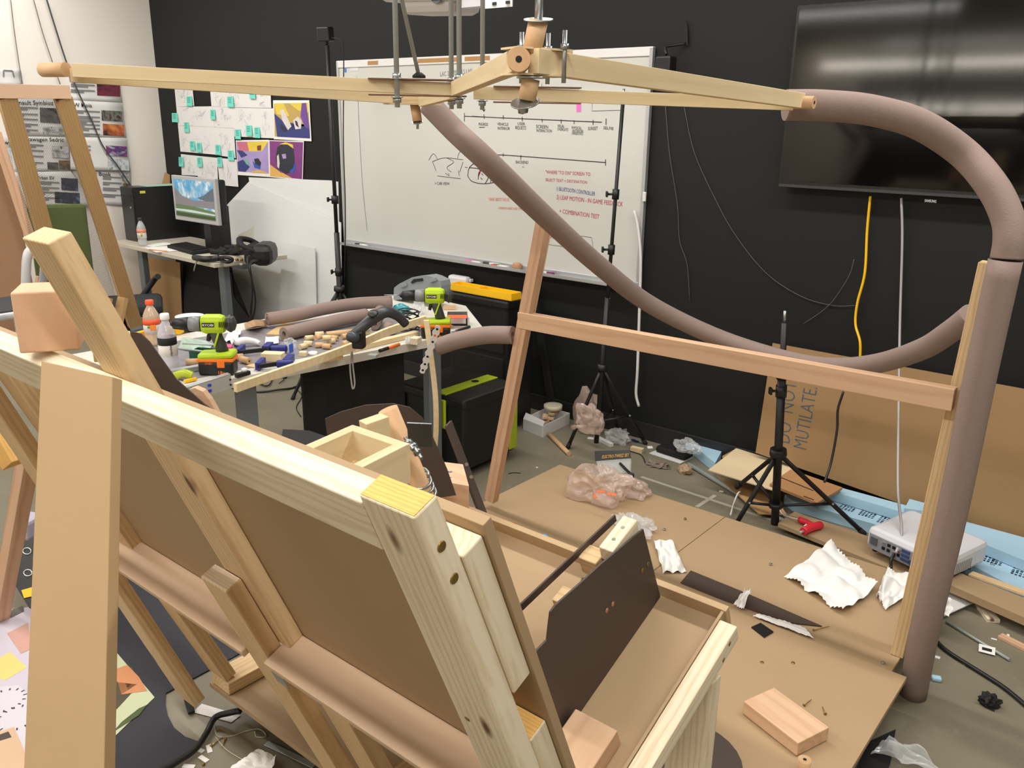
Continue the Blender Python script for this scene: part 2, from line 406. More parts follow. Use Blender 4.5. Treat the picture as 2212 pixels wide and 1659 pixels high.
# ================================================================== platform
PZ = .122; TH = .016
pf = thing('platform', 'low tan fibreboard platform on casters under the wooden seat', 'platform', (-1.3, 2.1, 0))
def panel(name, x0, x1, y0, y1, z, th, m, parent):
    return box(name, ((x0+x1)/2, (y0+y1)/2, z-th/2), (x1-x0, y1-y0, th), m, parent, bev=.0012)
panel('panel', -2.245, -1.369, 2.487, 3.146, PZ-.004, TH, MDF, pf)
panel('panel', -1.366, -.492, 2.487, 3.146, PZ-.004, TH, MDF, pf)
panel('panel', -2.03, -.446, 1.096, 2.484, PZ+.002, TH, MDF, pf)
for x0, x1, y in ((-2.2, -.5, 3.1), (-2.0, -.5, 2.4), (-2.0, -.5, 1.16)):
    beam('joist', (x0, y, .0825), (x1, y, .0825), .038, .042, PINE2, pf)
CAST = []
for i, (cx, cy) in enumerate(((-1.86, 1.2), (-.56, 1.2), (-.58, 2.95), (-2.1, 3.0), (-1.3, 2.9))):
    cst = box('caster', (cx, cy, .068), (.05, .045, .012), STEEL, pf)
    cyl('wheel', (cx-.012, cy, .031), (cx+.012, cy, .031), .03, RUBBER, cst, 20)
    for s in (-1, 1): box('fork', (cx+s*.017, cy, .046), (.003, .034, .04), STEEL, cst)
SCR = [(1435+330, 1205), (1665, 1218), (1435, 1143), (1908, 1431), (1045, 1096), (1713, 1432), (1646, 1431), (1142, 1210), (1480, 1120)]
for i, (a, b) in enumerate(SCR):
    p = aZ(a, b, PZ+.002)
    lathe('screw_head', [(.002, -.001), (.0065, 0), (.0055, .0018), (.001, .002)], p, STEEL if i < 5 else BRASS, pf, seg=10)

# ================================================================== bench seat (leaning back frame + pan)
SA = math.radians(22.3); SO = V(-.682, .5685, 1.325)
SN = V(0, math.cos(SA), math.sin(SA)); SL = V(0, -math.sin(SA), math.cos(SA))
def T(x, n, l): return SO + V(x, 0, 0) + SN*n + SL*l
def seat_at_x(px, py, x):
    d = ray(px, py); q = CAM + d*((x+SO.x)/d.x) - SO; return q.dot(SN), q.dot(SL)
seat = thing('bench_seat', 'raw timber bench seat frame with slanted fibreboard back', 'seat', (-1.3, 1.1, PZ))
def post(name, x0, x1, n0, n1, l0, l1, m, parent=seat, bev=.0025):
    # timber running along l; returns the object
    a, b = T((x0+x1)/2, (n0+n1)/2, l0), T((x0+x1)/2, (n0+n1)/2, l1)
    return beam(name, a, b, x1-x0, n1-n0, m, parent, up=SN, bev=bev)
def railx(name, x0, x1, n0, n1, l0, l1, m, parent=seat, bev=.0025):
    return beam(name, T(x0, (n0+n1)/2, (l0+l1)/2), T(x1, (n0+n1)/2, (l0+l1)/2), n1-n0, l1-l0, m, parent, up=SL, bev=bev)
def railn(name, x0, x1, n0, n1, l0, l1, m, parent=seat, bev=.0025):
    return beam(name, T((x0+x1)/2, n0, (l0+l1)/2), T((x0+x1)/2, n1, (l0+l1)/2), x1-x0, l1-l0, m, parent, up=SL, bev=bev)
LB = (PZ+.004-SO.z)/SL.z                      # l where the rear feet meet the platform
pr = post('post', 0, .089, 0, .038, -1.265, 0, PINE)
box('end_cap_grain', T(.0445, .019, .0004), (.0855, .0345, .0012), ENDG, pr, rot=Matrix.Rotation(SA, 4, 'X'))
for l in (-.062, -.115):
    for_ = T(.0892, .019, l)
    lathe('screw', [(.002, -.004), (.0072, 0), (.006, .0012), (.0025, .0005)], for_, BRASS, pr, axis=(1, 0, 0), seg=12)
for x, l in ((.02, -.42), (.02, -.62)):
    lathe('screw', [(.002, -.002), (.005, 0), (.003, .0006)], T(x+.0, -.0004, l), BRASS, pr, axis=-SN, seg=10)
railx('top_rail', -1.32, -.001, 0, .038, -.092, -.013, PINE)
post('post', -.68, -.591, .0385, .076, -.69, .23, PINE2)             # tall middle post
pm = post('post', -.708, -.62, 0.0, .0375, -1.265, -.492, PINE2)       # lower middle post
box('end_cap_grain', T(-.664, .0188, -.4915), (.084, .034, .0012), wood('end_grain_pale', (240, 222, 198), (220, 194, 160), ring=60, contrast=.6, knots=False), pm, rot=Matrix.Rotation(SA, 4, 'X'))
post('post', -.60, -.511, .0385, .076, -1.265, -.72, PINE2)
post('spacer_block', .001, .092, .0385, .0755, -.362, -.097, PINE)
pl = post('post', 0.0, .088, .0385, .0755, -1.27, -.475, PINE)
box('end_cap_grain', T(.044, .057, -.4745), (.084, .034, .0012), ENDG, pl, rot=Matrix.Rotation(SA, 4, 'X'))
# left outer pair of posts
beam('post', T(-1.40, .019, -.1), V(-2.058, 1.052, .085), .089, .038, PINE2, seat, up=SN, bev=.0025)
beam('post', T(-1.31, .0575, -.1), V(-1.99, 1.12, PZ+.045), .089, .037, PINE2, seat, up=SN, bev=.0025)
# fibreboard back
railx('back_panel', -1.40, .098, .0765, .092, -.80, -.079, MDF, bev=.001)
# cross shelves behind the back
railx('cross_board', -.617, -.003, -.012, .076, -.709, -.69, wood('plank_pale', (224, 196, 166), (204, 170, 136), ring=6, contrast=.3, knots=False))
railx('cross_board', -1.33, -.712, -.012, .076, -.735, -.716, MATS['plank_pale'])
box('angle_bracket', T(-.60, -.006, -.735), (.04, .002, .05), STEEL, seat, rot=Matrix.Rotation(SA, 4, 'X'))
# pan
LT = -.845
railx('pan_panel', -1.25, .066, .093, .615, LT-.046, LT-.034, MDF, bev=.0008)
railx('pan_front', -1.25, .07, .615, .630, LT-.12, LT+.0, MDFE, bev=.0008)
box('pan_trim', T(.063, .36, LT-.02), (.006, .51, .036), MDF, seat, rot=Matrix.Rotation(SA, 4, 'X'))
rr = railn('pan_rail', .068, .106, .06, .592, LT-.040, LT, PINE)
for n_, l_ in ((.555, -.012), (.525, -.028)):
    lathe('screw', [(.002, -.002), (.0055, 0), (.003, .0006)], T(.1062, n_, LT+l_), BRASS, rr, axis=(1, 0, 0), seg=10)
railn('pan_rail', -1.25, -1.212, .06, .592, LT-.12, LT-.05, PINE2)
lt = T(.0, .56, LT)
beam('front_leg', (SO.x+.058, lt.y-.035, PZ+.003), (SO.x+.058, lt.y-.035, lt.z-.078), .089, .038, PINE, seat, up=(0, 1, 0))
beam('front_leg', (SO.x-1.2, lt.y-.035, PZ+.003), (SO.x-1.2, lt.y-.035, lt.z-.09), .089, .038, PINE2, seat, up=(0, 1, 0))
beam('base_board', (-1.975, 1.10, PZ+.023), (-1.97, 1.5, PZ+.023), .089, .038, PINE2, seat)
beam('base_board', (-.74, 1.12, PZ+.023), (-.74, 1.45, PZ+.023), .089, .038, PINE2, seat)
beam('base_board', (-1.28, 1.12, PZ+.023), (-1.28, 1.45, PZ+.023), .089, .038, PINE2, seat)
# arm rest of two hardboard cheeks
arm = thing('arm_rest', 'dark brown hardboard arm rest cheeks between the two seats', 'arm rest', T(-.12, .4, LT-.034))
def cheek(x, pts, name='cheek'):
    P = []
    for a, b in pts:
        n_, l_ = seat_at_x(a, b, x); P.append(T(x, min(n_, .611), max(l_, LT-.033)))
    return plate(name, P, .004, HARD, arm)
ck = cheek(-.085, [(1390, 1143), (1445, 1272), (1222, 1592), (1170, 1500), (1148, 1425), (1163, 1402), (1183, 1382), (1187, 1345), (1190, 1322), (1200, 1308), (1252, 1262), (1300, 1218)])
for a, b in ((1388, 1233), (1400, 1219), (1311, 1319), (1324, 1305)):
    n_, l_ = seat_at_x(a, b, -.0845)
    lathe('screw', [(.002, -.001), (.006, 0), (.004, .001), (.001, .0006)], T(-.0845, n_, l_), BRASS if a > 1350 else mat('copper_screw', (196, 140, 112), .4, metal=.6), ck, axis=(1, 0, 0), seg=12)
P = [T(-.150, .60, -.645), T(-.150, .60, -.662), T(-.195, .32, -.667), T(-.195, .32, -.65)]
plate('cheek', P, .004, HARD, arm)
for n_, l_ in ((.5, -.66), (.40, -.68)):
    railx('spacer_block', -.168, -.125, n_-.02, n_+.02, l_-.045, l_, PINE2, arm)
ab = railn('arm_bar', -.125, -.092, .50, .595, -.665, -.63, PINE, arm)
for n_ in (.53, .565): lathe('screw', [(.001, -.001), (.004, 0), (.002, .0008)], T(-.108, n_, -.6298), STEEL, ab, axis=SL, seg=10)
cyl('bolt', T(-.15, .46, -.70), T(-.095, .46, -.70), .005, STEELD, arm, 10)
cyl('bolt', T(-.15, .38, -.72), T(-.095, .38, -.72), .005, STEELD, arm, 10)
beam('side_bar', T(-.2, .52, -.79), T(-.12, .15, -.79), .02, .02, BLACK, arm)
beam('side_bar', T(-.16, .48, -.80), T(-.1, .15, -.80), .02, .02, BLACK, arm)
# loose blocks
b1 = railn('wood_block', -.075, .02, .118, .275, LT-.030, LT+.012, FIR2, None)
tag(b1, 'pinkish cut timber block lying in the seat pan', 'block')
# ---- thumb: blocks sitting on the left part of the seat rail
bt = box('wood_block', T(-.875, .02, -.013)+V(0.0, .026, .066), (.094, .094, .106), wood('cube_wood', (222, 180, 146), (208, 160, 122), ring=5, contrast=.15, knots=False), None, rot=R3(-.55), bev=.003)
tag(bt, 'large cube of pale pink wood standing on the seat top rail', 'block')
bt2 = box('wood_offcut', T(-.755, .05, -.0)+V(0, .05, .0), (.05, .06, .04), PINE2, None, rot=R3(-.5), bev=.002)
tag(bt2, 'flat pale offcut tucked between the pink cube and tall post', 'block')
# plank leaning on the top rail
pk = thing('leaning_plank', 'wide pale fibreboard plank standing upright against the seat back', 'plank', (-1.0, .15, 0))
pt = aD(176, 800, 1.12); pb = aD(150, 1659, 1.0)
dirv = (pb-pt).normalized(); pb2 = pt + dirv*((pt.z)/(-dirv.z))
xr = V(.93, .36, 0)
plM = basis((pt+pb2)/2, -dirv, xr)
bm = bmesh.new(); L_ = (pb2-pt).length
bm_box(bm, (0, 0, 0), (L_, .113, .019), None, .001)
for v in bm.verts:
    if v.co.x > 0: v.co.x += -v.co.y*.36
fin('board', bm, mat('pale_fibreboard', (178, 148, 108), .7, var=.05, vscale=6), pk, plM, center=False)

# ================================================================== open window frame beyond the seats
wf = thing('window_frame', 'pinkish timber window frame of two posts and a cross rail', 'frame', (-1.3, 2.55, PZ))
beam('post', aY(1061, 1080, 2.55), aY(1177, 466, 2.55), .05, .038, FIR, wf, up=(0, 1, 0), bev=.002)
beam('batten', aY(1143, 690, 2.59), aY(1186, 468, 2.59), .036, .02, CLEAR, wf, up=(0, 1, 0))
_pb = aY(1936, 1440, 2.605); _pb.z = PZ-.003
beam('post', _pb, aY(2134, 566, 2.605), .038, .05, PINE2, wf, up=(0, 1, 0), bev=.002)
beam('cross_rail', aY(1124, 690, 2.545), aY(2062, 862, 2.545), .038, .064, FIR2, wf, bev=.002)
# foam sleeves
def foam(name, pts, r, label, group=None, n=10, seam=None, hole=.014):
    t = thing(name, label, 'foam tube', pts[0], group)
    tube('sleeve', pts, r, FOAM, t, 24, n, inner=hole)
    if seam:
        q = spline(pts, n); q = [p+Vector(seam)*r*1.005 for p in q]
        bm = bmesh.new(); bm_tube(bm, q, .0016, 5); fin('seam', bm, mat('seam_dark', (78, 60, 56), .9), t)
    return t
foam('foam_post_sleeve', [aY(2172, 562, 2.53), aY(2120, 800, 2.52), aY(2058, 1100, 2.51), aY(2002, 1340, 2.50), aZ(1968, 1505, .004)+V(.0, .02, 0)], .041, 'thick straight brown foam sleeve on the right frame post', n=6)
foam('foam_arch', [aD(1697, 227, 2.22), aD(1780, 228, 2.22), aD(1880, 238, 2.23), aD(1985, 268, 2.25), aD(2080, 330, 2.28), aY(2143, 402, 2.57), aY(2176, 470, 2.55), aY(2181, 518, 2.535), aY(2174.5, 559, 2.53)], .0395, 'curved brown foam arch bending down onto the right post')
foam('foam_sweep', [aD(926, 224, 2.70), aD(985, 285, 2.70), aD(1050, 345, 2.68), aD(1180, 470, 2.95), aD(1290, 570, 3.25), aD(1400, 655, 3.5), aD(1540, 725, 3.55), aD(1680, 772, 3.45), aD(1790, 792, 3.3), aD(1890, 786, 3.1), aD(1990, 755, 2.85), aD(2055, 715, 2.68), aD(2100, 680, 2.58)], lambda t: .0365, 'long brown foam sweep sagging down across the whiteboard to the right post', hole=None)

# ================================================================== hanging roof frame
rf = thing('roof_frame', 'hanging cross frame of pale battens bolted below threaded rods', 'frame', (-1.5, 1.6, 1.8))
RZ = 1.80
gC, gL, gR, gP, gQ = V(-.85, 1.05, 1.815), V(-2.18, .97, 1.828), V(-.885, 2.2, 1.783), V(-1.525, 1.63, 1.8), V(-1.9, 1.86, 1.79)
def batten(a, b, h=.031, wd=.019, m=CLEAR): return beam('batten', a, b, wd, h, m, rf, bev=.001)
un = lambda v: v.normalized()
batten(gL+un(gP-gL)*.03, gP+un(gP-gL)*.02)
batten(gP+un(gC-gP)*.03, gC-un(gC-gP)*.0, .033, .022)
batten(gP+V(.02, .05, -.006), gR+V(0, 0, -.004))
batten(gC+V(.012, .02, 0), gR+V(.02, 0, .004), .036, .02)
batten(gL+V(0, .02, -.012), gQ+V(-.04, -.02, -.004))
batten(gQ+V(.05, -.02, -.014), gP+V(-.06, .06, -.008), .026, .02)
HB = mat('thin_brown_plate', (120, 84, 60), .6)
for dz in (.0185, -.0185):
    box('plate', gP+un(gL-gP)*.09+V(0, 0, dz), (.24, .05, .003), HB, rf, rot=R3(math.atan2(gP.y-gL.y, gP.x-gL.x)))
    box('plate', gP+un(gR-gP)*.16+V(.02, .05, dz-.006), (.22, .05, .003), HB, rf, rot=R3(math.atan2(gR.y-gP.y, gR.x-gP.x)))
    box('plate', gC+V(-.005, .05, dz), (.10, .05, .003), CLEAR, rf, rot=R3(1.25))
box('block', gQ+V(.01, -.01, -.003), (.075, .05, .03), PINE2, rf, rot=R3(.4))
box('plate', gQ+V(0, -.01, -.02), (.16, .06, .003), CLEAR, rf, rot=R3(.4))
# dowels with bored ends
def dowel(name, a, b, r, parent, m=DOWEL, bore=True, seg=24):
    a, b = Vector(a), Vector(b)
    o = cyl(name, a, b, r, m, parent, seg)
    if bore: cyl('bore', b-(b-a).normalized()*.002, b+(b-a).normalized()*.0006, r*.28, BLACKM, o if parent is not None else o, 12)
    return o
ax = un(V(.62, -.78, 0.02))
dowel('dowel', gC-ax*.02, gC+ax*.022, .0175, rf)
dowel('dowel', gL+V(.01, .01, 0), gL+V(-.065, -.012, 0), .0165, rf, bore=False)
dowel('dowel', gR+V(-.01, 0, 0), gR+V(.055, .0, 0), .0155, rf)
dowel('dowel', gC+V(-.0, .03, .012), gC+V(.008, .035, .058), .0148, rf, bore=False)
dowel('dowel', gC+V(.0, .03, -.025), gC+V(-.004, .026, -.056), .0138, rf, bore=False)
dowel('dowel', gQ+V(0, 0, -.02), gQ+V(.01, 0, -.068), .014, rf, bore=False)
def nut(p, r=.009, h=.009, ax=(0, 0, 1), m=STEEL):
    return lathe('nut', [(r, 0), (r, h)], p, m, rf, axis=ax, seg=6)
def washer(p, r, ax=(0, 0, 1), h=.002): return lathe('washer', [(r, 0), (r, h)], p, STEEL, rf, axis=ax, seg=28)
tl = un(V(.12, -.18, 1))
washer(gC+V(.008, .035, .058), .022, tl); washer(gC+V(-.004, .022, -.060), .0225, un(V(.15, -.45, 1))); nut(gC+V(-.004, .018, -.073), .0085, .012, un(V(.15, -.45, 1)))
washer(gC+V(0, .03, -.024), .022)
cyl('threaded_rod', gC+V(.008, .035, .055), gC+V(.04, .045, CEIL-1.82), .0065, STEEL, rf, 10)
washer(gQ+V(.01, 0, -.071), .016, un(V(.2, -.4, 1)))
cyl('bolt', gQ+V(.01, 0, -.09), gQ+V(.01, 0, -.066), .004, STEEL, rf, 8)
for a, b, d in ((857, 168, 2.05), (992, 165, 2.06), (975, 168, 2.22), (1042, 150, 2.28)):
    p = aD(a, b, d); p.z = RZ
    cyl('threaded_rod', p+V(0, 0, -.045), (p.x, p.y, CEIL), .0064, STEELD, rf, 10)
    for dz in (.022, -.034): nut(p+V(0, 0, dz), .0105, .012)
    for dz in (.0205, -.0225): washer(p+V(0, 0, dz), .0145)
p = aD(905, 165, 2.3); q = aD(868, 0, 2.18)
cyl('threaded_rod', p, p+(q-p)*((CEIL-p.z)/(q.z-p.z)), .0055, STEELD, rf, 10)
lathe('rubber_foot', [(.018, 0), (.018, .006), (.008, .014)], p+V(0, 0, -.004), RUBBER, rf)
for dx, dy in ((-.035, .05), (.04, .06), (-.01, .085)):
    nut(gC+V(dx, dy, .018), .007, .008); cyl('bolt', gC+V(dx, dy, -.03), gC+V(dx, dy, .045), .0035, STEEL, rf, 8)

# ================================================================== pendant tube lamps at the far end of the room (mirrored in the television)
LAMPG = mat('lamp_glow', (255, 244, 228), .5, emit=(255, 244, 228), es=70)
for yy, zz, xs, lb in ((-11.2, 2.92, (-5.9, -3.4, -.9, 1.6), 'upper row white pendant tube lamp at the far room end'), (-13.4, 2.12, (-5.9, -3.4, -.9, 1.6), 'lower row white pendant tube lamp at the far room end')):
    for xx in xs:
        t = thing('tube_lamp', lb, 'lamp', (xx, yy, zz), 'far pendant tube lamps '+('upper' if zz > 2.5 else 'lower'))
        cyl('tube', (xx-1.2, yy, zz), (xx+1.2, yy, zz), .02, LAMPG, t, 12)
        for s_ in (-1, 1): cyl('cord', (xx+s_*1.1, yy, zz), (xx+s_*1.1, yy, CEIL), .004, WHITE, t, 6)
# ================================================================== writing helpers
def tspan(name, s, p0, p1, h, up, mat_, parent, bold=0.0):
    """lettering fitted from p0 to p1 along its baseline, h = capital height"""
    p0, p1 = Vector(p0), Vector(p1)
    cu = bpy.data.curves.new(name, 'FONT'); cu.body = s; cu.size = 1; cu.resolution_u = 2; cu.offset = bold; cu.space_line = .9
    t = bpy.data.objects.new(name, cu); me = t.to_mesh(); me2 = me.copy(); t.to_mesh_clear()
    bpy.data.objects.remove(t); bpy.data.curves.remove(cu)
    if not len(me2.vertices): return None
    xs = [v.co.x for v in me2.vertices]; x0, x1 = min(xs), max(xs)
    k = (p1-p0).length/max(1e-6, x1-x0); s_y = h/.7
    for v in me2.vertices: v.co.x = (v.co.x-x0)*k; v.co.y *= s_y; v.co.z = 0
    me2.materials.clear(); me2.name = name
    return place(name, me2, mat_, parent, basis(p0, p1-p0, up))
def wY(s, px0, py0, px1, py1, hpx, y, m, parent, bold=.0, name='lettering'):
    a, b = aY(px0, py0, y), aY(px1, py1, y); d = (a-CAM).dot(FWD)
    return tspan(name, s, a, b, hpx*d/F*1.02, (0, 0, 1), m, parent, bold)
def wX(s, px0, py0, px1, py1, hpx, x, m, parent, bold=.01, name='lettering'):
    a, b = aX(px0, py0, x), aX(px1, py1, x); d = (a-CAM).dot(FWD)
    return tspan(name, s, a, b, hpx*d/F*1.02, (0, 0, 1), m, parent, bold)
# ================================================================== whiteboard
WX0, WX1, WZ0, WZ1 = -4.802, -2.35, .871, 2.091
wb = thing('whiteboard', 'wide wall whiteboard covered in marker notes and timelines', 'whiteboard', (-3.576, 4.0, WZ0))
ALU = mat('aluminium_trim', (196, 198, 200), .35, metal=.6)
box('surface', (-3.576, 3.987, (WZ0+WZ1)/2), (WX1-WX0-.02, .02, WZ1-WZ0-.02), mat('whiteboard_enamel', (202, 202, 196), .3, spec=.5, coat=.2), wb)
CORK = mat('cork_strip', (176, 134, 84), .9, var=.2, vscale=90)
box('trim', (-3.576, 3.982, WZ1-.02), (WX1-WX0, .026, .045), WHITE, wb, bev=.003)
for a, b in ((.13, .17), (.32, .46), (.48, .56), (.72, .80)):
    box('cork_inset', (WX0+(a+b)/2*2.45, 3.9685, WZ1-.02), ((b-a)*2.45, .002, .024), CORK, wb)
for x in (WX0+.008, WX1-.008): box('trim', (x, 3.982, (WZ0+WZ1)/2), (.02, .028, WZ1-WZ0), ALU, wb, bev=.003)
box('trim', (-3.576, 3.982, WZ0+.012), (WX1-WX0, .03, .03), ALU, wb, bev=.003)
tray = box('tray', (-3.576, 3.945, WZ0-.004), (WX1-WX0-.04, .07, .008), ALU, wb, bev=.002)
box('tray_lip', (-3.576, 3.912, WZ0+.004), (WX1-WX0-.04, .005, .016), ALU, tray)
box('clip', aY(1392, 425, 3.965), (.02, .012, .05), WHITE, wb, bev=.004)
YW = 3.9755
lab = box('sticker', (aY(765, 148, YW)), (.085, .001, .03), mat('sticker_pale', (214, 214, 214), .6), wb)
box('sticker_mark', aY(746, 152, YW-.001), (.018, .001, .024), mat('sticker_blue', (60, 120, 210), .6), wb)
def wl(lines, m, wd=.004, n=6, name='marker_line'):
    o = strokes(name, [[aY(a, b, YW) for a, b in L] for L in lines], wd, (0, -1, 0), m, wb, n); o['kind'] = 'stuff'; return o
wl([[(770, 165), (772, 190), (776, 280), (783, 400), (793, 498)]], mat('faint_ink', (110, 110, 112), .7), .003)
wl([[(1003, 251), (1300, 264)], [(1003, 244), (1003, 262)], [(1045, 247), (1046, 257)], [(1087, 249), (1087, 258)], [(1128, 252), (1128, 262)], [(1171, 257), (1171, 264)], [(1212, 258), (1212, 267)], [(1240, 260), (1240, 268)], [(1281, 259), (1281, 270)], [(1309, 256), (1309, 270)], [(1020, 251), (1050, 253)], [(1045, 227), (1045, 241)], [(1042, 236), (1045, 241), (1048, 236)]], INK, .0045, 0)
wl([[(1004, 332), (1090, 335), (1308, 351)], [(1003, 328), (1003, 337)], [(1125, 335), (1125, 345)], [(1308, 344), (1308, 358)], [(1087, 331), (1087, 338)]], INK, .0045, 0)
for s, a, b, c, d, h in (('INGRESS', 1034, 271, 1054, 272, 6), ('VEHICLE', 1074, 271, 1098, 272, 6), ('INTERIOR', 1075, 280, 1101, 281, 6), ('USER', 1118, 270, 1134, 271, 6), ('REQUESTS', 1113, 279, 1136, 280, 7), ('SCREEN', 1158, 277, 1184, 278, 7), ('INTERACTION', 1159, 285, 1192, 286, 6), ('VISUAL', 1204, 275, 1219, 276, 6), ('OVERLAYS', 1204, 282, 1227, 283, 6), ('PHYSICAL', 1235, 279, 1256, 280, 6), ('(INTERIOR)', 1236, 285, 1260, 286, 5), ('(WINDOWS)', 1235, 291, 1259, 292, 6), ('SUNSET', 1270, 281, 1291, 281, 7), ('SELFIE', 1303, 279, 1325, 281, 6), ('BACKEND', 1114, 353, 1141, 354, 6), ('o', 1128, 362, 1132, 362, 4), ('> CAR VIEW', 939, 399, 971, 400, 6)):
    wY(s, a, b, c, d, h, YW, INK, wb)
wl([[(1035, 275), (1047, 275)]], INK, .004, 0)
wY('LAC 2   VISUALS LAB', 951, 165, 1020, 158, 9, YW, mat('grey_ink', (120, 120, 126), .7), wb)
for s, a, b, c, d, h, m in (('"WHERE "TO ON" SCREEN TO', 1178, 375, 1275, 380, 7, INKR), ('SELECT TEXT + DESTINATION', 1178, 391, 1268, 397, 6, INKR), ('1) BLUETOOTH CONTROLLER', 1202, 411, 1285, 423, 8, INKB), ('2) LEAP MOTION - IN GAME FEEDBACK', 1202, 430, 1345, 446, 9, INKR), ('+ COMBINATION TEST', 1208, 460, 1294, 473, 9, INKR), ('ANGEN WH', 1186, 514, 1222, 520, 7, INKR)):
    wY(s, a, b, c, d, h, YW, m, wb)
ORI = mat('orange_ink', (214, 120, 90), .7)
wY('* WHAT ABOUT THE USE', 1054, 434, 1100, 435, 7, YW, ORI, wb); wY('- FORMATS NEXT AND THROUGH', 1075, 452, 1140, 454, 5, YW, ORI, wb)
strokes('marker_bar', [[aY(1250, 211, YW), aY(1250, 242, YW)]], .03, (0, -1, 0), PINKI, wb)
wl([[(1170, 180), (1172, 205)], [(1168, 212), (1158, 214)], [(1280, 214), (1278, 240), (1340, 238)], [(1184, 500), (1278, 513), (1282, 540)], [(1184, 528), (1232, 535)], [(1315, 150), (1325, 146)]], mat('faint_ink', (110, 110, 112), .7), .003, 0)
# car sketch
wl([[(934, 349), (960, 341), (1000, 345)], [(934, 349), (942, 369)], [(1000, 350), (993, 372)], [(944, 380), (995, 386)], [(965, 341), (980, 350), (965, 362), (975, 372)], [(962, 374), (970, 380), (968, 374)], [(926, 346), (936, 332), (946, 345)], [(990, 368), (992, 380)], [(1004, 361), (1010, 362)], [(1004, 322), (992, 330), (988, 342)]], INK, .003, 4)
wl([[(1010, 380), (1014, 362), (1030, 350), (1055, 345), (1085, 350)], [(1010, 380), (1020, 392), (1045, 397), (1075, 393)], [(1014, 362), (1036, 366), (1033, 382)], [(1033, 388), (1034, 374), (1042, 365), (1052, 372), (1054, 385), (1048, 396)], [(1060, 382), (1060, 395)], [(1065, 382), (1065, 395)], [(1070, 380), (1070, 394)], [(1076, 380), (1076, 393)], [(1040, 375), (1044, 379)], [(1038, 384), (1042, 388)]], INK, .0045, 4)
wl([[(1034, 378), (1037, 370), (1044, 363)]], INKR, .012, 4); wl([[(1054, 376), (1085, 375)]], mat('salmon_ink', (232, 150, 130), .7), .012, 0)
# pens and bits on the tray
def marker(px, py, px2, py2, mcap, label, yy=3.94):
    a, b = aY(px, py, yy), aY(px2, py2, yy); a.z = b.z = WZ0+.0085
    b = a+(b-a).normalized()*.125
    t = thing('marker', label, 'marker', a, 'pens on the whiteboard tray')
    mid = a+(b-a)*.38
    cyl('cap', a, mid, .0085, mcap, t, 10); cyl('barrel', mid, b, .0078, WHITE, t, 10)
marker(768, 526, 800, 530, BLACK, 'white marker with black cap at the far tray end')
marker(1007, 561, 1040, 565, PINKI, 'white marker with pink cap on whiteboard tray')
marker(1045, 568, 1075, 570, mat('dark_cap', (60, 56, 60), .5), 'white marker with dark grey cap between pink and green pens', 3.960)
marker(1066, 570, 1090, 573, mat('green_cap', (20, 110, 60), .5), 'white marker with green cap on whiteboard tray')
marker(1062, 570, 1095, 574, mat('red_cap', (220, 70, 60), .5), 'white marker with red cap beside the tan eraser', 3.921)
marker(1196, 588, 1165, 587, mat('purple_cap', (120, 30, 90), .5), 'white marker with purple cap right of the window frame post')
e = aY(1117, 570, 3.948); e.z = WZ0+.022
tag(box('board_eraser', e, (.055, .036, .04), mat('tan_felt', (190, 146, 108), .9), None, bev=.012), 'tan folded cloth eraser standing on the whiteboard tray', 'eraser')
# white strap hanging by the board
st = tube('hanging_strap', [aY(1370, 455, 3.955), aY(1378, 490, 3.955), aY(1384, 560, 3.95), aY(1381, 680, 3.95), aY(1377, 800, 3.93), aY(1374, 850, 3.93), aY(1380, 878, 3.93)], .008, WHITE, None, 6, 5)
tag(st, 'white flat strap hanging from the right edge of the whiteboard', 'strap')
# ================================================================== television
tv = thing('television', 'large black flat television mounted on the black wall', 'television', (-.9, 4.0, 1.44))
TX0, TX1, TZ0, TZ1 = -1.605, -.21, 1.45, 2.232
bez = mat('tv_bezel', (16, 16, 17), .3)
box('housing', ((TX0+TX1)/2, 3.945, (TZ0+TZ1)/2), (TX1-TX0, .05, TZ1-TZ0), bez, tv, bev=.006)
box('screen', ((TX0+TX1)/2, 3.9185, (TZ0+TZ1)/2+.006), (TX1-TX0-.03, .003, TZ1-TZ0-.045), mat('tv_glass', (3, 3, 4), .075, spec=.6), tv)
box('lower_edge', ((TX0+TX1)/2, 3.918, TZ0+.009), (TX1-TX0-.01, .006, .012), mat('tv_edge_reflection', (52, 54, 56), .3), tv)  # lower bezel strip, its lighter reflection put into the grey
box('wall_mount', ((TX0+TX1)/2, 3.985, 1.85), (.5, .03, .3), BLACKM, tv)
wY('SAMSUNG', 1997, 436, 2022, 438, 5.5, 3.9145, mat('logo_silver', (190, 190, 192), .4), tv, .02)
# ================================================================== cables on the black wall
def cable(name, pts, r, m, label, n=8, group=None):
    o = tube(name, pts, r, m, None, 6, n); tag(o, label, 'cable', group); return o
cable('power_cable', [aY(1880, 424, 3.95), aY(1873, 500, 3.97), aY(1868, 590, 3.97), aY(1852, 655, 3.97), aY(1848, 700, 3.96), aY(1858, 740, 3.93), aY(1857, 790, 3.93)], .006, YELLOW, 'yellow cable dropping from the television')
cable('video_cable', [aY(1947, 428, 3.95), aY(1949, 520, 3.97), aY(1944, 700, 3.96), aY(1941, 900, 3.75), aY(1940, 1060, 3.5), aY(1948, 1150, 3.36), aY(1935, 1195, 3.28)], .0055, mat('grey_cable', (176, 170, 172), .5), 'long grey cable hanging from television to the white projector')
cable('power_cable', [aY(1822, 846, 3.85), aY(1810, 885, 3.83), aY(1808, 930, 3.8), aY(1795, 1000, 3.75), aY(1781, 1042, 3.68)], .006, BLACK, 'short black cable hanging in front of the cardboard sheet')
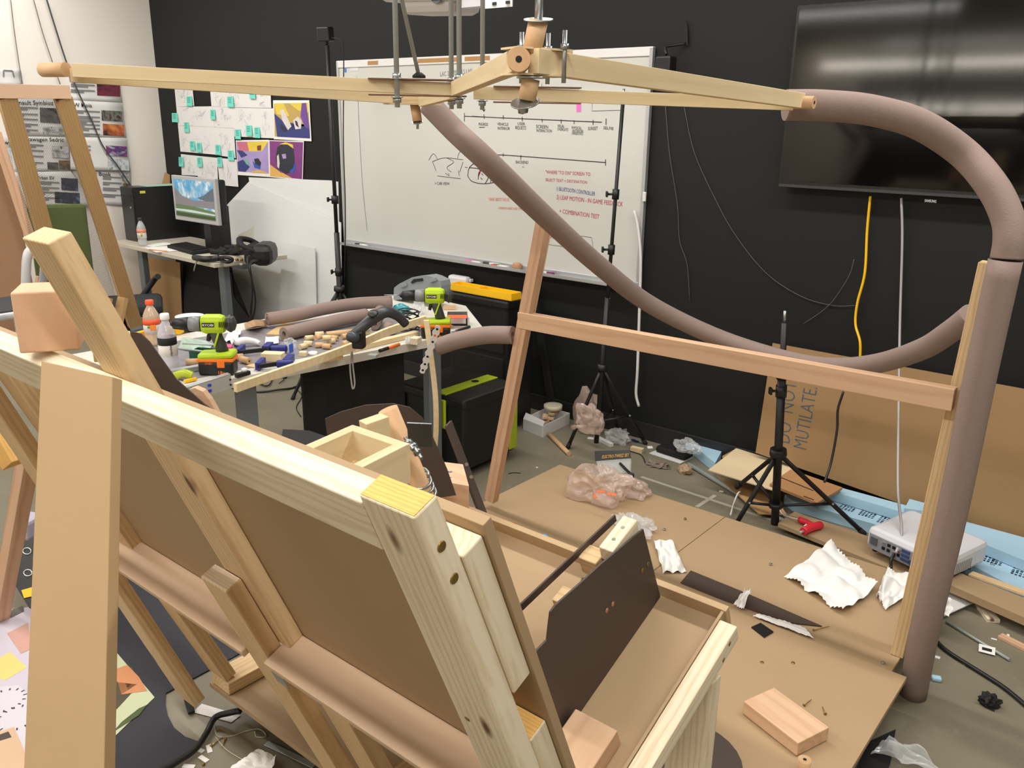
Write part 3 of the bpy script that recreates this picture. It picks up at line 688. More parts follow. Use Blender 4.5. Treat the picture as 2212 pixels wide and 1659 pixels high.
cable('wall_wire', [aY(1437, 222, 3.992), aY(1446, 330, 3.992), aY(1463, 440, 3.992), aY(1468, 520, 3.992), aY(1484, 570, 3.992), aY(1490, 650, 3.992)], .0018, mat('thin_wire', (84, 84, 84), .6), 'thin dark wire running straight down from the wall sensor', 5)
cable('wall_wire', [aY(1478, 232, 3.992), aY(1500, 330, 3.992), aY(1545, 430, 3.992), aY(1590, 510, 3.992), aY(1655, 590, 3.992), aY(1730, 640, 3.992), aY(1800, 660, 3.992), aY(1850, 660, 3.992)], .0018, mat('thin_wire', (84, 84, 84), .6), 'thin dark wire curving along the wall below the television', 5)
cable('wall_wire', [aY(1845, 560, 3.986), aY(1832, 600, 3.986), aY(1790, 660, 3.986), aY(1735, 700, 3.986)], .0018, mat('thin_wire', (84, 84, 84), .6), 'thin dark wire crossing behind the yellow cable', 5)
# wall sensor on its arm
ws = thing('wall_sensor', 'black cube tracking sensor on a wall bracket beside the whiteboard', 'sensor', aY(1440, 150, 3.9))
box('housing', aY(1438, 142, 3.88), (.085, .07, .085), BLACK, ws, bev=.008)
box('indicator', aY(1437, 156, 3.843), (.004, .002, .004), mat('green_led', (120, 230, 190), .4, emit=(120, 230, 190), es=.8), ws)
tube('arm', [aY(1440, 118, 3.9), aY(1438, 102, 3.92), aY(1455, 98, 3.95), aY(1482, 94, 3.99)], .007, BLACK, ws, 8, 4)
plate('bracket_plate', [aY(1477, 97, 3.985), aY(1486, 97, 3.985), aY(1485, 60, 3.985), aY(1482, 43, 3.985), aY(1479, 62, 3.985)], .006, BLACKM, ws)
# white junction box on the wall
jb = thing('junction_box', 'white rounded plastic box fixed to the black wall above the yellow tray', 'box', aY(994, 625, 3.97))
box('cover', aY(993, 612, 3.955), (.165, .06, .10), WHITE, jb, bev=.018)
box('tab', aY(1018, 606, 3.955), (.012, .03, .02), WHITE, jb, bev=.004)
# ================================================================== sketches pinned on the black wall
def zc(x, y): return (x/5.53+360, y/5.53+170)
SK = [[(90, 75), (305, 75), (330, 325), (115, 335)], [(515, 80), (732, 90), (737, 340), (535, 330)], [(732, 90), (985, 110), (990, 345), (737, 340)], [(985, 110), (1240, 130), (1250, 350), (990, 345)],
      [(115, 335), (540, 330), (570, 577), (135, 560)], [(540, 332), (792, 345), (797, 592), (570, 577)], [(792, 345), (1025, 350), (1030, 700), (800, 690)], [(1025, 350), (1275, 355), (1280, 712), (1030, 702)],
      [(135, 562), (562, 578), (562, 905), (165, 870)], [(562, 578), (802, 595), (825, 950), (562, 905)],
      [(170, 900), (352, 920), (372, 1160), (180, 1150)], [(352, 920), (602, 945), (612, 1200), (372, 1172)], [(602, 945), (835, 965), (857, 1292), (635, 1270)]]
SKL = ['beside the black gap at the top left of the pinned sheets', 'right of the black gap in the top row of pinned sheets', 'with a seated figure in the middle of the top row', 'with standing figures ending the top row of sketches',
       'wide with faint figures in the second row', 'with a car doorway drawing in the second row', 'half over the third sketch row with loose figures', 'with two small heads beside the yellow print',
       'wide with a gowned figure in the third row', 'with faint car outlines ending the third row', 'behind the monitor top starting the lowest row', 'with two seated figures above the monitor', 'hanging lowest beside the monitor']
rnd = random.Random(3)
for i, q in enumerate(SK):
    y = 3.994-.0006*(i % 5)-.0008*(i//4)
    c = [aY(*zc(*p), y) for p in q]
    t = thing('sketch_sheet', 'white pencil sketch sheet '+SKL[i], 'drawing', c[3], 'pencil sketches pinned on the black wall')
    plate('paper', c, .0005, PAPER2, t, away=True)
    L = []
    for k in range(7):
        u0, v0 = rnd.uniform(.12, .85), rnd.uniform(.2, .85); ln = []
        for s in range(rnd.randint(4, 7)):
            u_ = min(.95, max(.05, u0+rnd.uniform(-.12, .12))); v_ = min(.95, max(.05, v0+rnd.uniform(-.2, .2)))
            ln.append((c[0]*(1-u_)+c[1]*u_)*(1-v_)+(c[3]*(1-u_)+c[2]*u_)*v_+V(0, -.0006, 0))
        L.append(ln)
    strokes('pencil_lines', L, .0022, (0, -1, 0), INKG, t, 4)
ST = [(235, 210, 305, 330), (720, 212, 800, 340), (985, 112, 1060, 240), (520, 370, 582, 490), (60, 410, 135, 522), (205, 520, 268, 640), (815, 605, 885, 725), (945, 557, 1020, 685), (1045, 580, 1115, 710), (275, 745, 340, 860), (357, 765, 420, 882), (580, 790, 648, 912), (728, 857, 805, 978), (142, 937, 203, 1052), (362, 940, 425, 1055), (603, 940, 665, 1057)]
STL = ['on the lone sheet beside the black gap', 'over the join of the first two sheets right of the black gap', 'at the top edge of the standing figures sketch', 'at the top of the car doorway sketch', 'stuck half off the sketch edge onto bare black wall', 'over the join of the two wide sketch sheets', 'hanging over the corner above the violet street print', 'low on the loose figures sketch', 'low on the two heads sketch beside the yellow print', 'at the foot of the gowned figure sheet, nearer its blank edge', 'at the foot of the gowned figure sheet, nearer the figure', 'at the foot of the faint car outlines sheet', 'hanging below the faint car outlines sheet beside violet print', 'half off the edge of the lowest row behind the monitor', 'between the two sketches just above the monitor', 'at the top of the sketch hanging lowest beside the monitor']
STICK = mat('aqua_note', (112, 214, 196), .7)
for i, (a, b, c_, d) in enumerate(ST):
    y = 3.986
    q = [aY(*zc(a, b), y+.003), aY(*zc(c_-6, b), y+.003), aY(*zc(c_, d), y-.006), aY(*zc(a+4, d-4), y-.006)]
    t = thing('sticky_note', 'aqua sticky note '+STL[i], 'sticky note', q[3], 'aqua sticky notes on the sketches')
    plate('note', q, .0006, STICK, t)
    L = [[(q[0]*(1-v)+q[3]*v)*.85+(q[1]*(1-v)+q[2]*v)*.15+V(0, -.0008, 0), (q[0]*(1-v)+q[3]*v)*.3+(q[1]*(1-v)+q[2]*v)*.7+V(0, -.0008, 0)] for v in (.15, .3, .45, .6)]
    strokes('handwriting', L, .0035, (0, -1, 0), mat('note_ink', (50, 110, 110), .7), t)
def picture(name, q, label, layers, y0=3.992, border=.0):
    c = [aY(*zc(*p), y0) for p in q]
    t = thing(name, label, 'print', c[3])
    plate('paper', c, .0006, PAPER, t)
    bl = lambda u_, v_, k: (c[0]*(1-u_)+c[1]*u_)*(1-v_)+(c[3]*(1-u_)+c[2]*u_)*v_+V(0, -.0007-.0003*k, 0)
    for k, (m, pts) in enumerate(layers):
        plate('printed_area', [bl(u_, v_, k) for u_, v_ in pts], .0002, m, t)
def PM(n, *c): return mat('print_'+n, c, .5, var=.18, vscale=14)
pY, pV, pN, pS, pT, pM_, pL, pO, pR, pK = PM('yellow', 226, 200, 70), PM('violet', 110, 72, 150), PM('navy', 52, 60, 120), PM('silver', 214, 208, 204), PM('tan', 190, 160, 90), PM('magenta', 128, 60, 128), PM('lilac', 168, 150, 200), PM('ochre', 224, 176, 92), PM('rose', 200, 110, 130), PM('charcoal', 44, 46, 58)
picture('colour_print', [(1270, 258), (1703, 258), (1730, 748), (1280, 722)], 'white edged print of a yellow, navy and silver car cabin sketch', [
    (pT, [(.03, .08), (.97, .06), (.97, .93), (.03, .93)]), (pY, [(.03, .08), (.3, .08), (.45, .4), (.1, .35)]), (pY, [(.45, .07), (.97, .06), (.97, .3), (.7, .25)]),
    (pN, [(.03, .33), (.3, .55), (.5, .75), (.97, .6), (.97, .93), (.1, .93)]), (pV, [(.8, .07), (.92, .06), (.97, .7), (.85, .65), (.75, .4)]), (pS, [(.2, .25), (.3, .22), (.5, .65), (.4, .75), (.25, .5)]), (pS, [(.55, .5), (.68, .4), (.78, .5), (.75, .7), (.6, .72)]), (pK, [(.6, .5), (.66, .52), (.7, .68), (.62, .62)]), (pK, [(.22, .6), (.4, .75), (.3, .8), (.2, .7)])])
picture('colour_print', [(825, 735), (1220, 730), (1230, 1175), (850, 1150)], 'white edged print of a violet street scene with people and a dark blue pod', [
    (pL, [(.02, .04), (.98, .04), (.98, .9), (.02, .9)]), (pY, [(.35, .05), (.98, .04), (.8, .3), (.4, .32)]), (pR, [(.03, .05), (.35, .05), (.4, .3), (.1, .3)]), (pN, [(.02, .28), (.2, .3), (.35, .42), (.15, .5)]), (pN, [(.02, .62), (.2, .55), (.4, .75), (.25, .9), (.02, .88)]), (PM('mint', 120, 176, 160), [(.2, .5), (.35, .55), (.42, .72), (.3, .68)]), (pK, [(.55, .52), (.68, .5), (.76, .62), (.72, .75), (.58, .68)]), (PM('blue', 44, 90, 176), [(.5, .58), (.58, .66), (.74, .72), (.72, .8), (.55, .76)]), (pO, [(.5, .85), (.72, .82), (.98, .9), (.45, .9)]), (PM('maroon', 120, 60, 50), [(.66, .16), (.78, .14), (.76, .28), (.66, .28)])])
picture('colour_print', [(1222, 735), (1640, 745), (1625, 1215), (1230, 1175)], 'print of a black rounded pod on a purple and ochre ground', [
    (pM_, [(.02, .02), (.98, .03), (.98, .97), (.02, .97)]), (pO, [(.02, .65), (.3, .82), (.62, .97), (.02, .97)]), (pO, [(.02, .88), (.4, .85), (.7, .97), (.02, .97)]), (pK, [(.25, .18), (.38, .1), (.6, .08), (.72, .2), (.76, .5), (.72, .78), (.5, .88), (.25, .75), (.2, .45)]), (PM('blue', 44, 90, 176), [(.6, .8), (.72, .7), (.76, .55), (.8, .7), (.72, .84)]), (pY, [(.3, .1), (.5, .04), (.7, .1), (.72, .2), (.55, .1)]), (pS, [(.24, .42), (.29, .36), (.32, .6), (.3, .75), (.25, .7)]), (pL, [(.38, .36), (.5, .34), (.52, .46), (.42, .48)])])
# ================================================================== posters on the white wall
XW = XL+.004
GREYT = mat('poster_grey_text', (128, 128, 130), .8); DKT = mat('poster_dark_text', (52, 52, 54), .8)
PH = [patches('poster_photo_%d' % i, c, 9, i) for i, c in enumerate([[(30, 32, 44), (120, 40, 60), (60, 60, 70)], [(60, 70, 50), (120, 120, 110), (60, 30, 24), (30, 30, 30)], [(220, 150, 60), (180, 90, 50), (40, 30, 30)], [(180, 60, 110), (70, 50, 110), (210, 200, 210)], [(150, 160, 165), (210, 214, 216), (60, 70, 70)], [(40, 42, 46), (90, 92, 96), (24, 24, 26)], [(70, 72, 74), (200, 200, 200), (30, 30, 30)], [(130, 100, 60), (60, 54, 50), (160, 150, 140)], [(40, 56, 84), (30, 36, 60), (110, 140, 170)]])]
PK = [0]
def poster(label, q, title, lines, photos):
    PK[0] += 1; XW = XL+.003+.009*(PK[0] % 4)
    c = [aX(*p, XW) for p in q]
    t = thing('poster', label, 'poster', c[3], 'research posters on the white wall')
    bm = bmesh.new(); n = 8; rows = []
    for j in range(n+1):
        v_ = j/n; rows.append([bm.verts.new((c[0]*(1-u_)+c[1]*u_)*(1-v_)+(c[3]*(1-u_)+c[2]*u_)*v_+V(.003+.003*math.sin(v_*9)*u_, 0, 0)) for u_ in (0, .33, .66, 1)])
    for j in range(n):
        for i in range(3): bm.faces.new((rows[j][i], rows[j][i+1], rows[j+1][i+1], rows[j+1][i])).smooth = True
    o = fin('paper', bm, PAPER2, t); md = o.modifiers.new('t', 'SOLIDIFY'); md.thickness = .0006
    if title:
        s, x0, y0, x1, y1, h = title; wX(s, x0, y0, x1, y1, h, XW+.009, DKT, t, .012, 'title')
    if lines:
        strokes('text_lines', [[aX(a, b, XW+.009), aX(c2, d, XW+.009)] for a, b, c2, d in lines], .011, (1, 0, 0), GREYT, t)
    for m, (x0, y0, x1, y1) in photos:
        dy = (x1-x0)*.06
        plate('photo', [aX(x0, y0, XW+.009), aX(x1, y0+dy, XW+.009), aX(x1+1, y1+dy, XW+.009), aX(x0+1, y1, XW+.009)], .0004, PH[m], t)
def lines(x0, x1, ys, sl=.05):
    r_ = random.Random(int(x0+sum(ys))); out = []
    for y in ys:
        for k in range(2):
            e_ = x1 if k == 0 else x0+(x1-x0)*r_.uniform(.35, .8)
            out.append((x0, y+4*k, e_, y+4*k+(e_-x0)*sl))
    return out
poster('poster with a dark red car photo hidden partly by the long batten', [(146, 150), (255, 150), (264, 222), (148, 216)], None, lines(153, 205, [164, 172, 182, 194]), [(4, (208, 158, 254, 176)), (0, (209, 178, 259, 206))])
poster('poster headed Moia with green and orange cabin photos', [(148, 216), (264, 222), (273, 298), (150, 296)], ('VW Moia', 152, 230, 199, 232, 8), lines(160, 216, [239, 251, 260, 268, 276, 288]), [(1, (219, 238, 264, 260)), (2, (222, 267, 268, 292))])
poster('poster with a purple phone photo above a white car photo', [(150, 296), (273, 298), (282, 370), (152, 366)], ('Lyft', 168, 309, 184, 310, 7), lines(172, 196, [315, 323, 333, 340]), [(3, (229, 314, 274, 336)), (4, (232, 342, 278, 366))])
poster('lowest poster reading Book with two small round photos', [(152, 366), (282, 370), (285, 447), (200, 440)], ('Mac Book', 190, 378, 240, 381, 8), lines(222, 262, [382, 394, 406, 420]), [(6, (263, 374, 279, 390)), (7, (266, 396, 280, 410))])
poster('poster headed Symbioz seen through the mesh screen', [(8, 200), (146, 204), (150, 296), (18, 294)], ('Renault Symbioz', 27, 226, 116, 227, 9), lines(30, 82, [231, 245, 256, 267, 279]), [(5, (86, 232, 134, 264)), (6, (92, 273, 126, 290)), (6, (127, 274, 146, 290))])
poster('poster headed Sedric seen through the mesh screen', [(18, 294), (150, 296), (152, 370), (30, 372)], ('Volkswagen Sedric', 40, 304, 138, 306, 8), lines(48, 94, [312, 324, 336, 350]), [(6, (112, 315, 148, 340)), (5, (102, 350, 126, 366)), (7, (127, 346, 160, 366))])
poster('poster headed Urban EV seen through the mesh screen', [(30, 372), (152, 370), (205, 446), (60, 448)], ('Mobile Urban EV', 48, 386, 118, 388, 7), lines(76, 128, [392, 404, 414, 426]), [(8, (132, 384, 168, 410)), (8, (118, 414, 172, 438))])
poster('poster with pale electric car photos at the far left column', [(-60, 296), (16, 296), (28, 376), (-50, 380)], ('Fortwo', -20, 311, 28, 312, 8), lines(-40, -5, [320, 332, 345]), [(4, (-5, 318, 30, 370))])
poster('white sheet with a small doorway sketch above the mesh screen', [(-40, 148), (45, 151), (50, 184), (-40, 182)], None, [(8, 165, 8, 152), (8, 152, 27, 153), (27, 153, 31, 166)], [])
# dark wires down the white wall
for pts, lb in (([(22, -10), (30, 60), (40, 130), (48, 180)], 'straight dark wire hanging left down to the mesh screen'), ([(70, -10), (92, 70), (112, 130), (130, 182)], 'middle thin wire hanging down behind the batten end')):
    cable('hanging_wire', [aX(a, b, XW+.05) for a, b in pts], .0035, mat('wire_grey', (112, 108, 104), .6), lb, 5)
cable('hanging_wire', [aX(a, b, XW+.06) for a, b in ((98, -10), (118, 55), (142, 130), (165, 190), (200, 265), (222, 315), (255, 360), (285, 405))], .006, mat('wire_dark', (70, 72, 80), .6), 'dark cable sweeping down the white wall to the computer tower', 6)
# ================================================================== projector under the ceiling
cp = thing('ceiling_projector', 'white ceiling projector with vent grille and mounting bracket', 'projector', (-2.9, 3.0, 2.2))
pc = lambda a, b: aY(a, b, 3.0)
M_ = basis(pc(905, 10), pc(1000, 5)-pc(800, 10), (0, 1, .05))
bm = bmesh.new()
bm_box(bm, (0, .13, .06), (.50, .30, .09), None, .025)
fin('body', bm, WHITE, cp, M_, center=False)
bm = bmesh.new(); bm_box(bm, (.02, .12, .0), (.34, .22, .08), None, .035); fin('lower_body', bm, mat('white_plastic_shade', (205, 200, 198), .45), cp, M_, center=False)
bm = bmesh.new(); bm_lathe(bm, [(.04, 0), (.04, .004)], 20, Matrix.Translation((.12, .0, .04)) @ Matrix.Rotation(1.35, 4, 'X')); fin('grille', bm, mat('grille_dark', (70, 70, 72), .6), cp, M_, center=False)
bm = bmesh.new(); bm_lathe(bm, [(.034, 0), (.034, .03), (.026, .03), (.026, .01), (.001, .01)], 20, Matrix.Translation((-.02, .0, .07)) @ Matrix.Rotation(1.45, 4, 'X')); fin('lens', bm, BLACK, cp, M_, center=False)
box('bracket_plate', pc(1068, 2)+V(0, .02, .01), (.16, .006, .07), WHITE, cp, rot=R3(.05))
for a, b in ((1063, 7), (1092, 4)): box('slot', pc(a, b)+V(0, .015, 0), (.022, .004, .012), BLACK, cp)
box('bracket_arm', pc(1015, 12)+V(0, .03, .02), (.12, .05, .05), mat('bracket_grey', (190, 188, 190), .4), cp)
cyl('drop_pole', pc(960, -20)+V(0, .15, .08), (pc(960, -20).x, 3.15, CEIL), .025, WHITE, cp, 14)
# ================================================================== computer desk by the corner
DZ = .74
desk = thing('computer_desk', 'white topped office desk with grey steel legs in the corner', 'desk', (-6.1, 3.6, 0))
DESKW = mat('desk_laminate', (198, 190, 172), .45)
box('desk_top', (-6.115, 3.57, DZ-.015), (1.58, .60, .03), DESKW, desk, rot=R3(-.03), bev=.003)
for x, y in ((-6.72, 3.45), (-5.5, 3.42)):
    lg = box('leg', (x, y, .36), (.075, .05, .70), GREYM, desk, bev=.006)
    box('foot', (x, y+.0, .018), (.07, .34, .036), GREYM, lg, bev=.005)
box('leg_plate', (-5.5, 3.42, .70), (.17, .06, .02), mat('plate_grey', (170, 172, 174), .4), desk)
box('crossbar', (-6.1, 3.62, .66), (1.15, .04, .05), GREYM, desk)
# tower
pc_ = thing('computer_tower', 'black desktop computer tower standing on the corner desk', 'computer', (-6.8, 3.65, DZ))
box('case', (-6.81, 3.66, DZ+.215), (.19, .46, .43), mat('tower_black', (20, 21, 21), .35), pc_, bev=.004)
box('front_panel', (-6.81, 3.424, DZ+.215), (.185, .014, .425), mat('tower_front', (30, 32, 32), .3), pc_, bev=.004)
for z in (.36, .33): box('drive_slot', (-6.81, 3.4155, DZ+z), (.15, .003, .018), BLACK, pc_)
cyl('power_button', (-6.76, 3.42, DZ+.27), (-6.76, 3.413, DZ+.27), .008, STEEL, pc_, 12)
box('top_sheet', (-6.79, 3.7, DZ+.4325), (.17, .3, .004), mat('pale_green_card', (160, 190, 176), .7), pc_)
box('yellow_sticker', aX(308, 415, -6.712), (.002, .045, .02), mat('sticker_yellow', (220, 210, 70), .6), pc_)
# monitor
mo = thing('monitor', 'silver framed monitor showing a stadium under a cloudy sky', 'monitor', (-5.95, 3.56, DZ))
q = [aY(371, 377, 3.5), aY(467, 388, 3.5), aY(469, 489, 3.5), aY(377, 472, 3.5)]
mx0, mx1, mz0, mz1 = (q[0].x+q[3].x)/2, (q[1].x+q[2].x)/2, (q[2].z+q[3].z)/2, (q[0].z+q[1].z)/2
SILV = mat('silver_plastic', (176, 176, 176), .4)
mw, mh = mx1-mx0, mz1-mz0
box('frame', ((mx0+mx1)/2, 3.515, (mz0+mz1)/2), (mw, .03, mh), SILV, mo, bev=.005)
box('back_shell', ((mx0+mx1)/2+.01, 3.56, (mz0+mz1)/2), (mw*.97, .06, mh*.95), BLACK, mo, bev=.015)
def scr(name, pts, m, k):
    P = [V(mx0+.03+(mw-.06)*u_, 3.4985-.0004*k, mz0+.035+(mh-.06)*v_) for u_, v_ in pts]
    plate(name, P, .0003, m, mo)
def EM(n, *c): return mat('screen_'+n, c, .3, emit=c, es=.25, var=.12, vscale=22)
SCM = patches('screen_sky', [(70, 140, 180), (84, 150, 190), (150, 175, 190), (214, 222, 226)], 14, 2, .3, .3, 1.0)
scr('screen_sky', [(0, 0), (1, 0), (1, 1), (0, 1)], SCM, 0)
scr('screen_stand', [(0, .78), (.2, .55), (.5, .46), (1, .52), (1, .3), (0, .3)], EM('stand', 120, 116, 120), 1)
scr('screen_stand', [(.58, .54), (.75, .62), (1, .85), (1, .5), (.8, .48)], EM('stand_dark', 84, 92, 104), 2)
scr('screen_field', [(0, 0), (1, 0), (1, .22), (.5, .3), (0, .32)], EM('field', 88, 110, 66), 3)
scr('screen_field', [(0, .14), (1, .12), (1, .16), (.4, .2), (0, .19)], EM('water', 180, 196, 200), 4)
scr('screen_field', [(0, 0), (1, 0), (1, .08), (0, .1)], EM('dark_field', 44, 66, 34), 5)
box('stand', ((mx0+mx1)/2, 3.67, (DZ+mz0)/2+.06), (.09, .16, .05+(mz0-DZ+.05)) if False else (.09, .17, mz0-DZ+.1), BLACK, mo)
box('base', ((mx0+mx1)/2, 3.75, DZ+.01), (.20, .13, .018), BLACK, mo, bev=.006)
# things on the desk
kb = thing('keyboard', 'black keyboard lying slanted on the corner desk', 'keyboard', aZ(420, 532, DZ))
kM = Matrix.Translation(aZ(410, 536, DZ+.018)) @ R3(-.12, .05)
bm = bmesh.new(); bm_box(bm, (0, 0, 0), (.44, .17, .024), None, .005); fin('case', bm, BLACKM, kb, kM, center=False)
bm = bmesh.new()
for r_ in range(5):
    for c_ in range(14): bm_box(bm, (-.19+.029*c_, -.055+.027*r_, .014), (.024, .022, .009))
ko = fin('keys', bm, BLACK, kb, kM, center=False); ko['kind'] = 'stuff'
def paper_at(px, py, z, sx, sy, rz, label, m=PAPER, curl=.0, name='paper_sheet'):
    p = aZ(px, py, z); R_ = R3(rz)
    c = [p+R_ @ V(a*sx/2, b*sy/2, 0) for a, b in ((-1, -1), (1, -1), (1, 1), (-1, 1))]
    c[1].z += curl; c[2].z += curl*1.5
    o = sheet(name, c, 6, .002 if not curl else .004, m, None, px); return tag(o, label, 'paper')
paper_at(355, 538, DZ+.0008, .3, .21, -.2, 'white paper sheet under a pencil at the desk edge')
paper_at(343, 529, DZ+.0008, .15, .21, .1, 'white paper sheet behind the keyboard next to the bottle')
paper_at(533, 542, DZ+.001, .16, .12, -.5, 'curled printed sheet behind the headset on the desk', PAPER, .13)
pn = thing('pencil', 'orange pencil lying on paper at the desk edge', 'pencil', aZ(370, 537, DZ+.006))
a, b = aZ(322, 539, DZ+.009), aZ(366, 543, DZ+.009); b = a+(b-a).normalized()*.175
cyl('shaft', a, b, .0038, mat('pencil_orange', (236, 130, 60), .5), pn, 6); cyl('tip', b, b+(b-a).normalized()*.012, .0038, PINE2, pn, 6, .0006)
def bottle(px, py, z, h, r, label, cap, liquid, lab, art=None, txt=None, lab2=None):
    p = aZ(px, py, z); t = thing('bottle', label, 'bottle', p)
    pr_ = [(r*.9, 0), (r, .01*h/.2), (r, h*.2), (r*.93, h*.24), (r, h*.28), (r, h*.6), (r*.92, h*.68), (r*.55, h*.82), (r*.38, h*.86), (r*.38, h*.93)]
    o = lathe('body', pr_, p, plastic_film(label[:14]+'_pet', liquid, .62, .08), t, seg=24)
    lathe('cap', [(r*.48, h*.9), (r*.5, h*.91), (r*.5, h*.99), (r*.44, h)], p, cap, t, seg=20)
    lathe('label_wrap', [(r*1.012, h*.28), (r*1.012, h*.6)], p, lab, t, seg=24)
    if lab2: lathe('label_band', [(r*1.018, h*.47), (r*1.018, h*.6)], p, lab2, t, seg=24)
    view = (CAM-p); view.z = 0; view.normalize(); side = V(-view.y, view.x, 0)
    if art:
        for k, (c, s_) in enumerate(art):
            box('label_art', p+view*(r*1.005)+side*(s_[0]*r)+V(0, 0, h*s_[1]), (r*s_[2], r*.12, h*s_[3]), c, t, rot=R3(math.atan2(side.y, side.x)), bev=r*.05)
    if txt:
        b0 = p+view*(r*1.03)+side*(r*.42)
        tspan('lettering', txt, b0+V(0, 0, h*.29), b0+V(0, 0, h*.56), r*.30, -side, BLACKM, t, .01)
    return t
WCAP = mat('cap_white', (236, 234, 236), .4); OCAP = mat('cap_orange', (240, 84, 40), .4)
LABW = mat('label_white', (234, 228, 226), .5); LABO = mat('label_red_orange', (234, 90, 50), .5); ORA = mat('fruit_orange', (244, 140, 50), .5); GRN = mat('leaf_green', (90, 150, 60), .5)
bottle(309, 531, DZ, .22, .034, 'clear juice bottle with fruit label beside the computer tower', mat('cap_dark', (44, 44, 44), .4), (206, 208, 206), LABW, [(mat('fruit_yellow', (232, 190, 60), .5), (.0, .46, .5, .06)), (GRN, (-.05, .38, .35, .06))], None, mat('label_pale_red', (226, 140, 120), .5))
# headset and straps
hs = thing('vr_headset', 'black goggles headset lying on its strap at the desk end', 'headset', aZ(560, 548, DZ))
c0 = aZ(565, 548, DZ+.05)
c0 = aZ(560, 547, DZ+.066)
hM = Matrix.Translation(c0) @ R3(.75) @ Matrix.Scale(1.3, 4)
bm = bmesh.new(); bm_box(bm, (.03, 0, .0), (.11, .20, .115), None, .035); fin('visor', bm, BLACK, hs, hM, center=False)
bm = bmesh.new(); bm_box(bm, (-.035, 0, .0), (.06, .19, .105), None, .025); fin('face_foam', bm, BLACKM, hs, hM, center=False)
LENS = mat('lens_glass', (60, 64, 70), .08, spec=.9)
for s in (-1, 1):
    bm = bmesh.new(); bm_lathe(bm, [(.027, 0), (.027, .006), (.018, .009), (.001, .01)], 18, hM.to_3x3().to_4x4() @ Matrix.Translation((-.061, s*.034, .0)) @ Matrix.Rotation(-math.pi/2, 4, 'Y'))
    fin('lens', bm, LENS, hs, Matrix.Translation(c0), center=False)
R_ = hM.to_3x3()
tube('strap', [c0+R_ @ V(.0, -.08, .02), c0+R_ @ V(-.07, -.07, .05), c0+R_ @ V(-.1, 0, .075), c0+R_ @ V(-.06, .07, .06), c0+R_ @ V(.0, .085, .02)], .02, BLACKM, hs, 8, 6)
tube('strap', [c0+R_ @ V(-.09, -.02, .06), aZ(505, 543, DZ+.03), aZ(480, 544, DZ+.022), aZ(455, 543, DZ+.022)], .02, BLACKM, hs, 8, 5)
tube('cable', [c0+R_ @ V(.02, -.085, -.02), aY(540, 570, 3.24), aY(545, 620, 3.25), aY(541, 690, 3.3), aZ(546, 722, .02)], .008, BLACK, hs, 8, 6)
tube('cable', [c0+R_ @ V(.0, -.085, -.02), aY(534, 560, 3.23), aY(552, 650, 3.26), aY(536, 720, 3.32)], .006, BLACK, hs, 8, 6)
ct = thing('hand_controller', 'black ring handled controller in front of the headset with wrist cord', 'controller', aZ(470, 553, DZ))
tube('grip', [aZ(474, 557, DZ+.032), aZ(460, 559, DZ+.026), aZ(440, 560, DZ+.026), aZ(420, 556, DZ+.026)], .022, BLACK, ct, 12, 5)
tube('ring', [aZ(474, 557, DZ+.034), aZ(490, 556, DZ+.055), aZ(502, 561, DZ+.04), aZ(492, 566, DZ+.022), aZ(478, 562, DZ+.02)], .013, BLACK, ct, 10, 5)
tube('wrist_cord', [aZ(432, 552, DZ+.015), aY(425, 562, 3.22), aY(419, 585, 3.22), aY(421, 575, 3.21), aY(428, 560, 3.22)], .004, mat('cord_grey', (170, 168, 164), .7), ct, 6, 5)
for i_, (a, b) in enumerate(((482, 549), (495, 548), (510, 550))):
    blob('fold', aZ(a, b, DZ+.001), (.06, .04, .032+.008*(i_ % 2)), 50+i_, BLACKM, hs, 3, .5, 2.0, rot=.5*i_)
k2 = thing('key_ring', 'brass rings and pale fob lying at the desk edge', 'keys', aZ(450, 555, DZ))
for a, b in ((512, 563), (522, 563)): lathe('ring', [(.009, 0), (.014, .004), (.014, .012), (.009, .016)], aZ(a, b, DZ+.001), BRASS, k2, seg=14)
box('fob', aZ(521, 571, DZ+.0085), (.02, .014, .014), mat('fob_pale', (176, 172, 150), .5), k2, rot=R3(.5), bev=.004)
# ================================================================== sheets standing behind and under the desk
def lean(name, pts, y_top, label, m, cat, th=.006, y_bot=None, z_top=1.3):
    y_bot = y_bot if y_bot is not None else y_top-.25
    n = V(0, z_top, -(y_top-y_bot)*-1).normalized(); n = V(0, -1, (y_top-y_bot)/z_top).normalized()
    P = [aP(a, b, (0, y_top, z_top), n) for a, b in pts]
    o = plate(name, P, th, m, None); tag(o, label, cat); return o
FOAMB = mat('foam_board_white', (226, 227, 226), .6)
lean('foam_board', [(537, 383), (560, 384), (717, 390), (730, 393), (736, 640), (640, 660), (560, 560)], 3.992, 'white foam board flat on the wall behind the cut board', FOAMB, 'foam board', y_bot=3.986)
lean('foam_board', [(486, 447), (537, 393), (736, 481), (738, 690), (700, 720), (520, 730), (492, 500)], 3.972, 'large white foam board with slanted cut corners leaning on wall', FOAMB, 'foam board', y_bot=3.92)
lean('foam_board', [(611, 521), (680, 536), (684, 700), (600, 705)], 3.93, 'small white foam board rectangle in front of the slanted board', FOAMB, 'foam board', y_bot=3.90, z_top=.9)
lean('cardboard_sheet', [(315, 554), (345, 560), (388, 567), (393, 690), (395, 765), (322, 750), (312, 640)], 3.68, 'brown cardboard sheet leaning under the corner desk', CARD, 'cardboard', y_bot=3.66, z_top=.7)
lean('black_board', [(395, 562), (500, 590), (505, 640), (540, 690), (538, 790), (400, 790)], 3.80, 'black board with cut corner leaning under the desk', BLACKM, 'board', y_bot=3.62, z_top=.7)
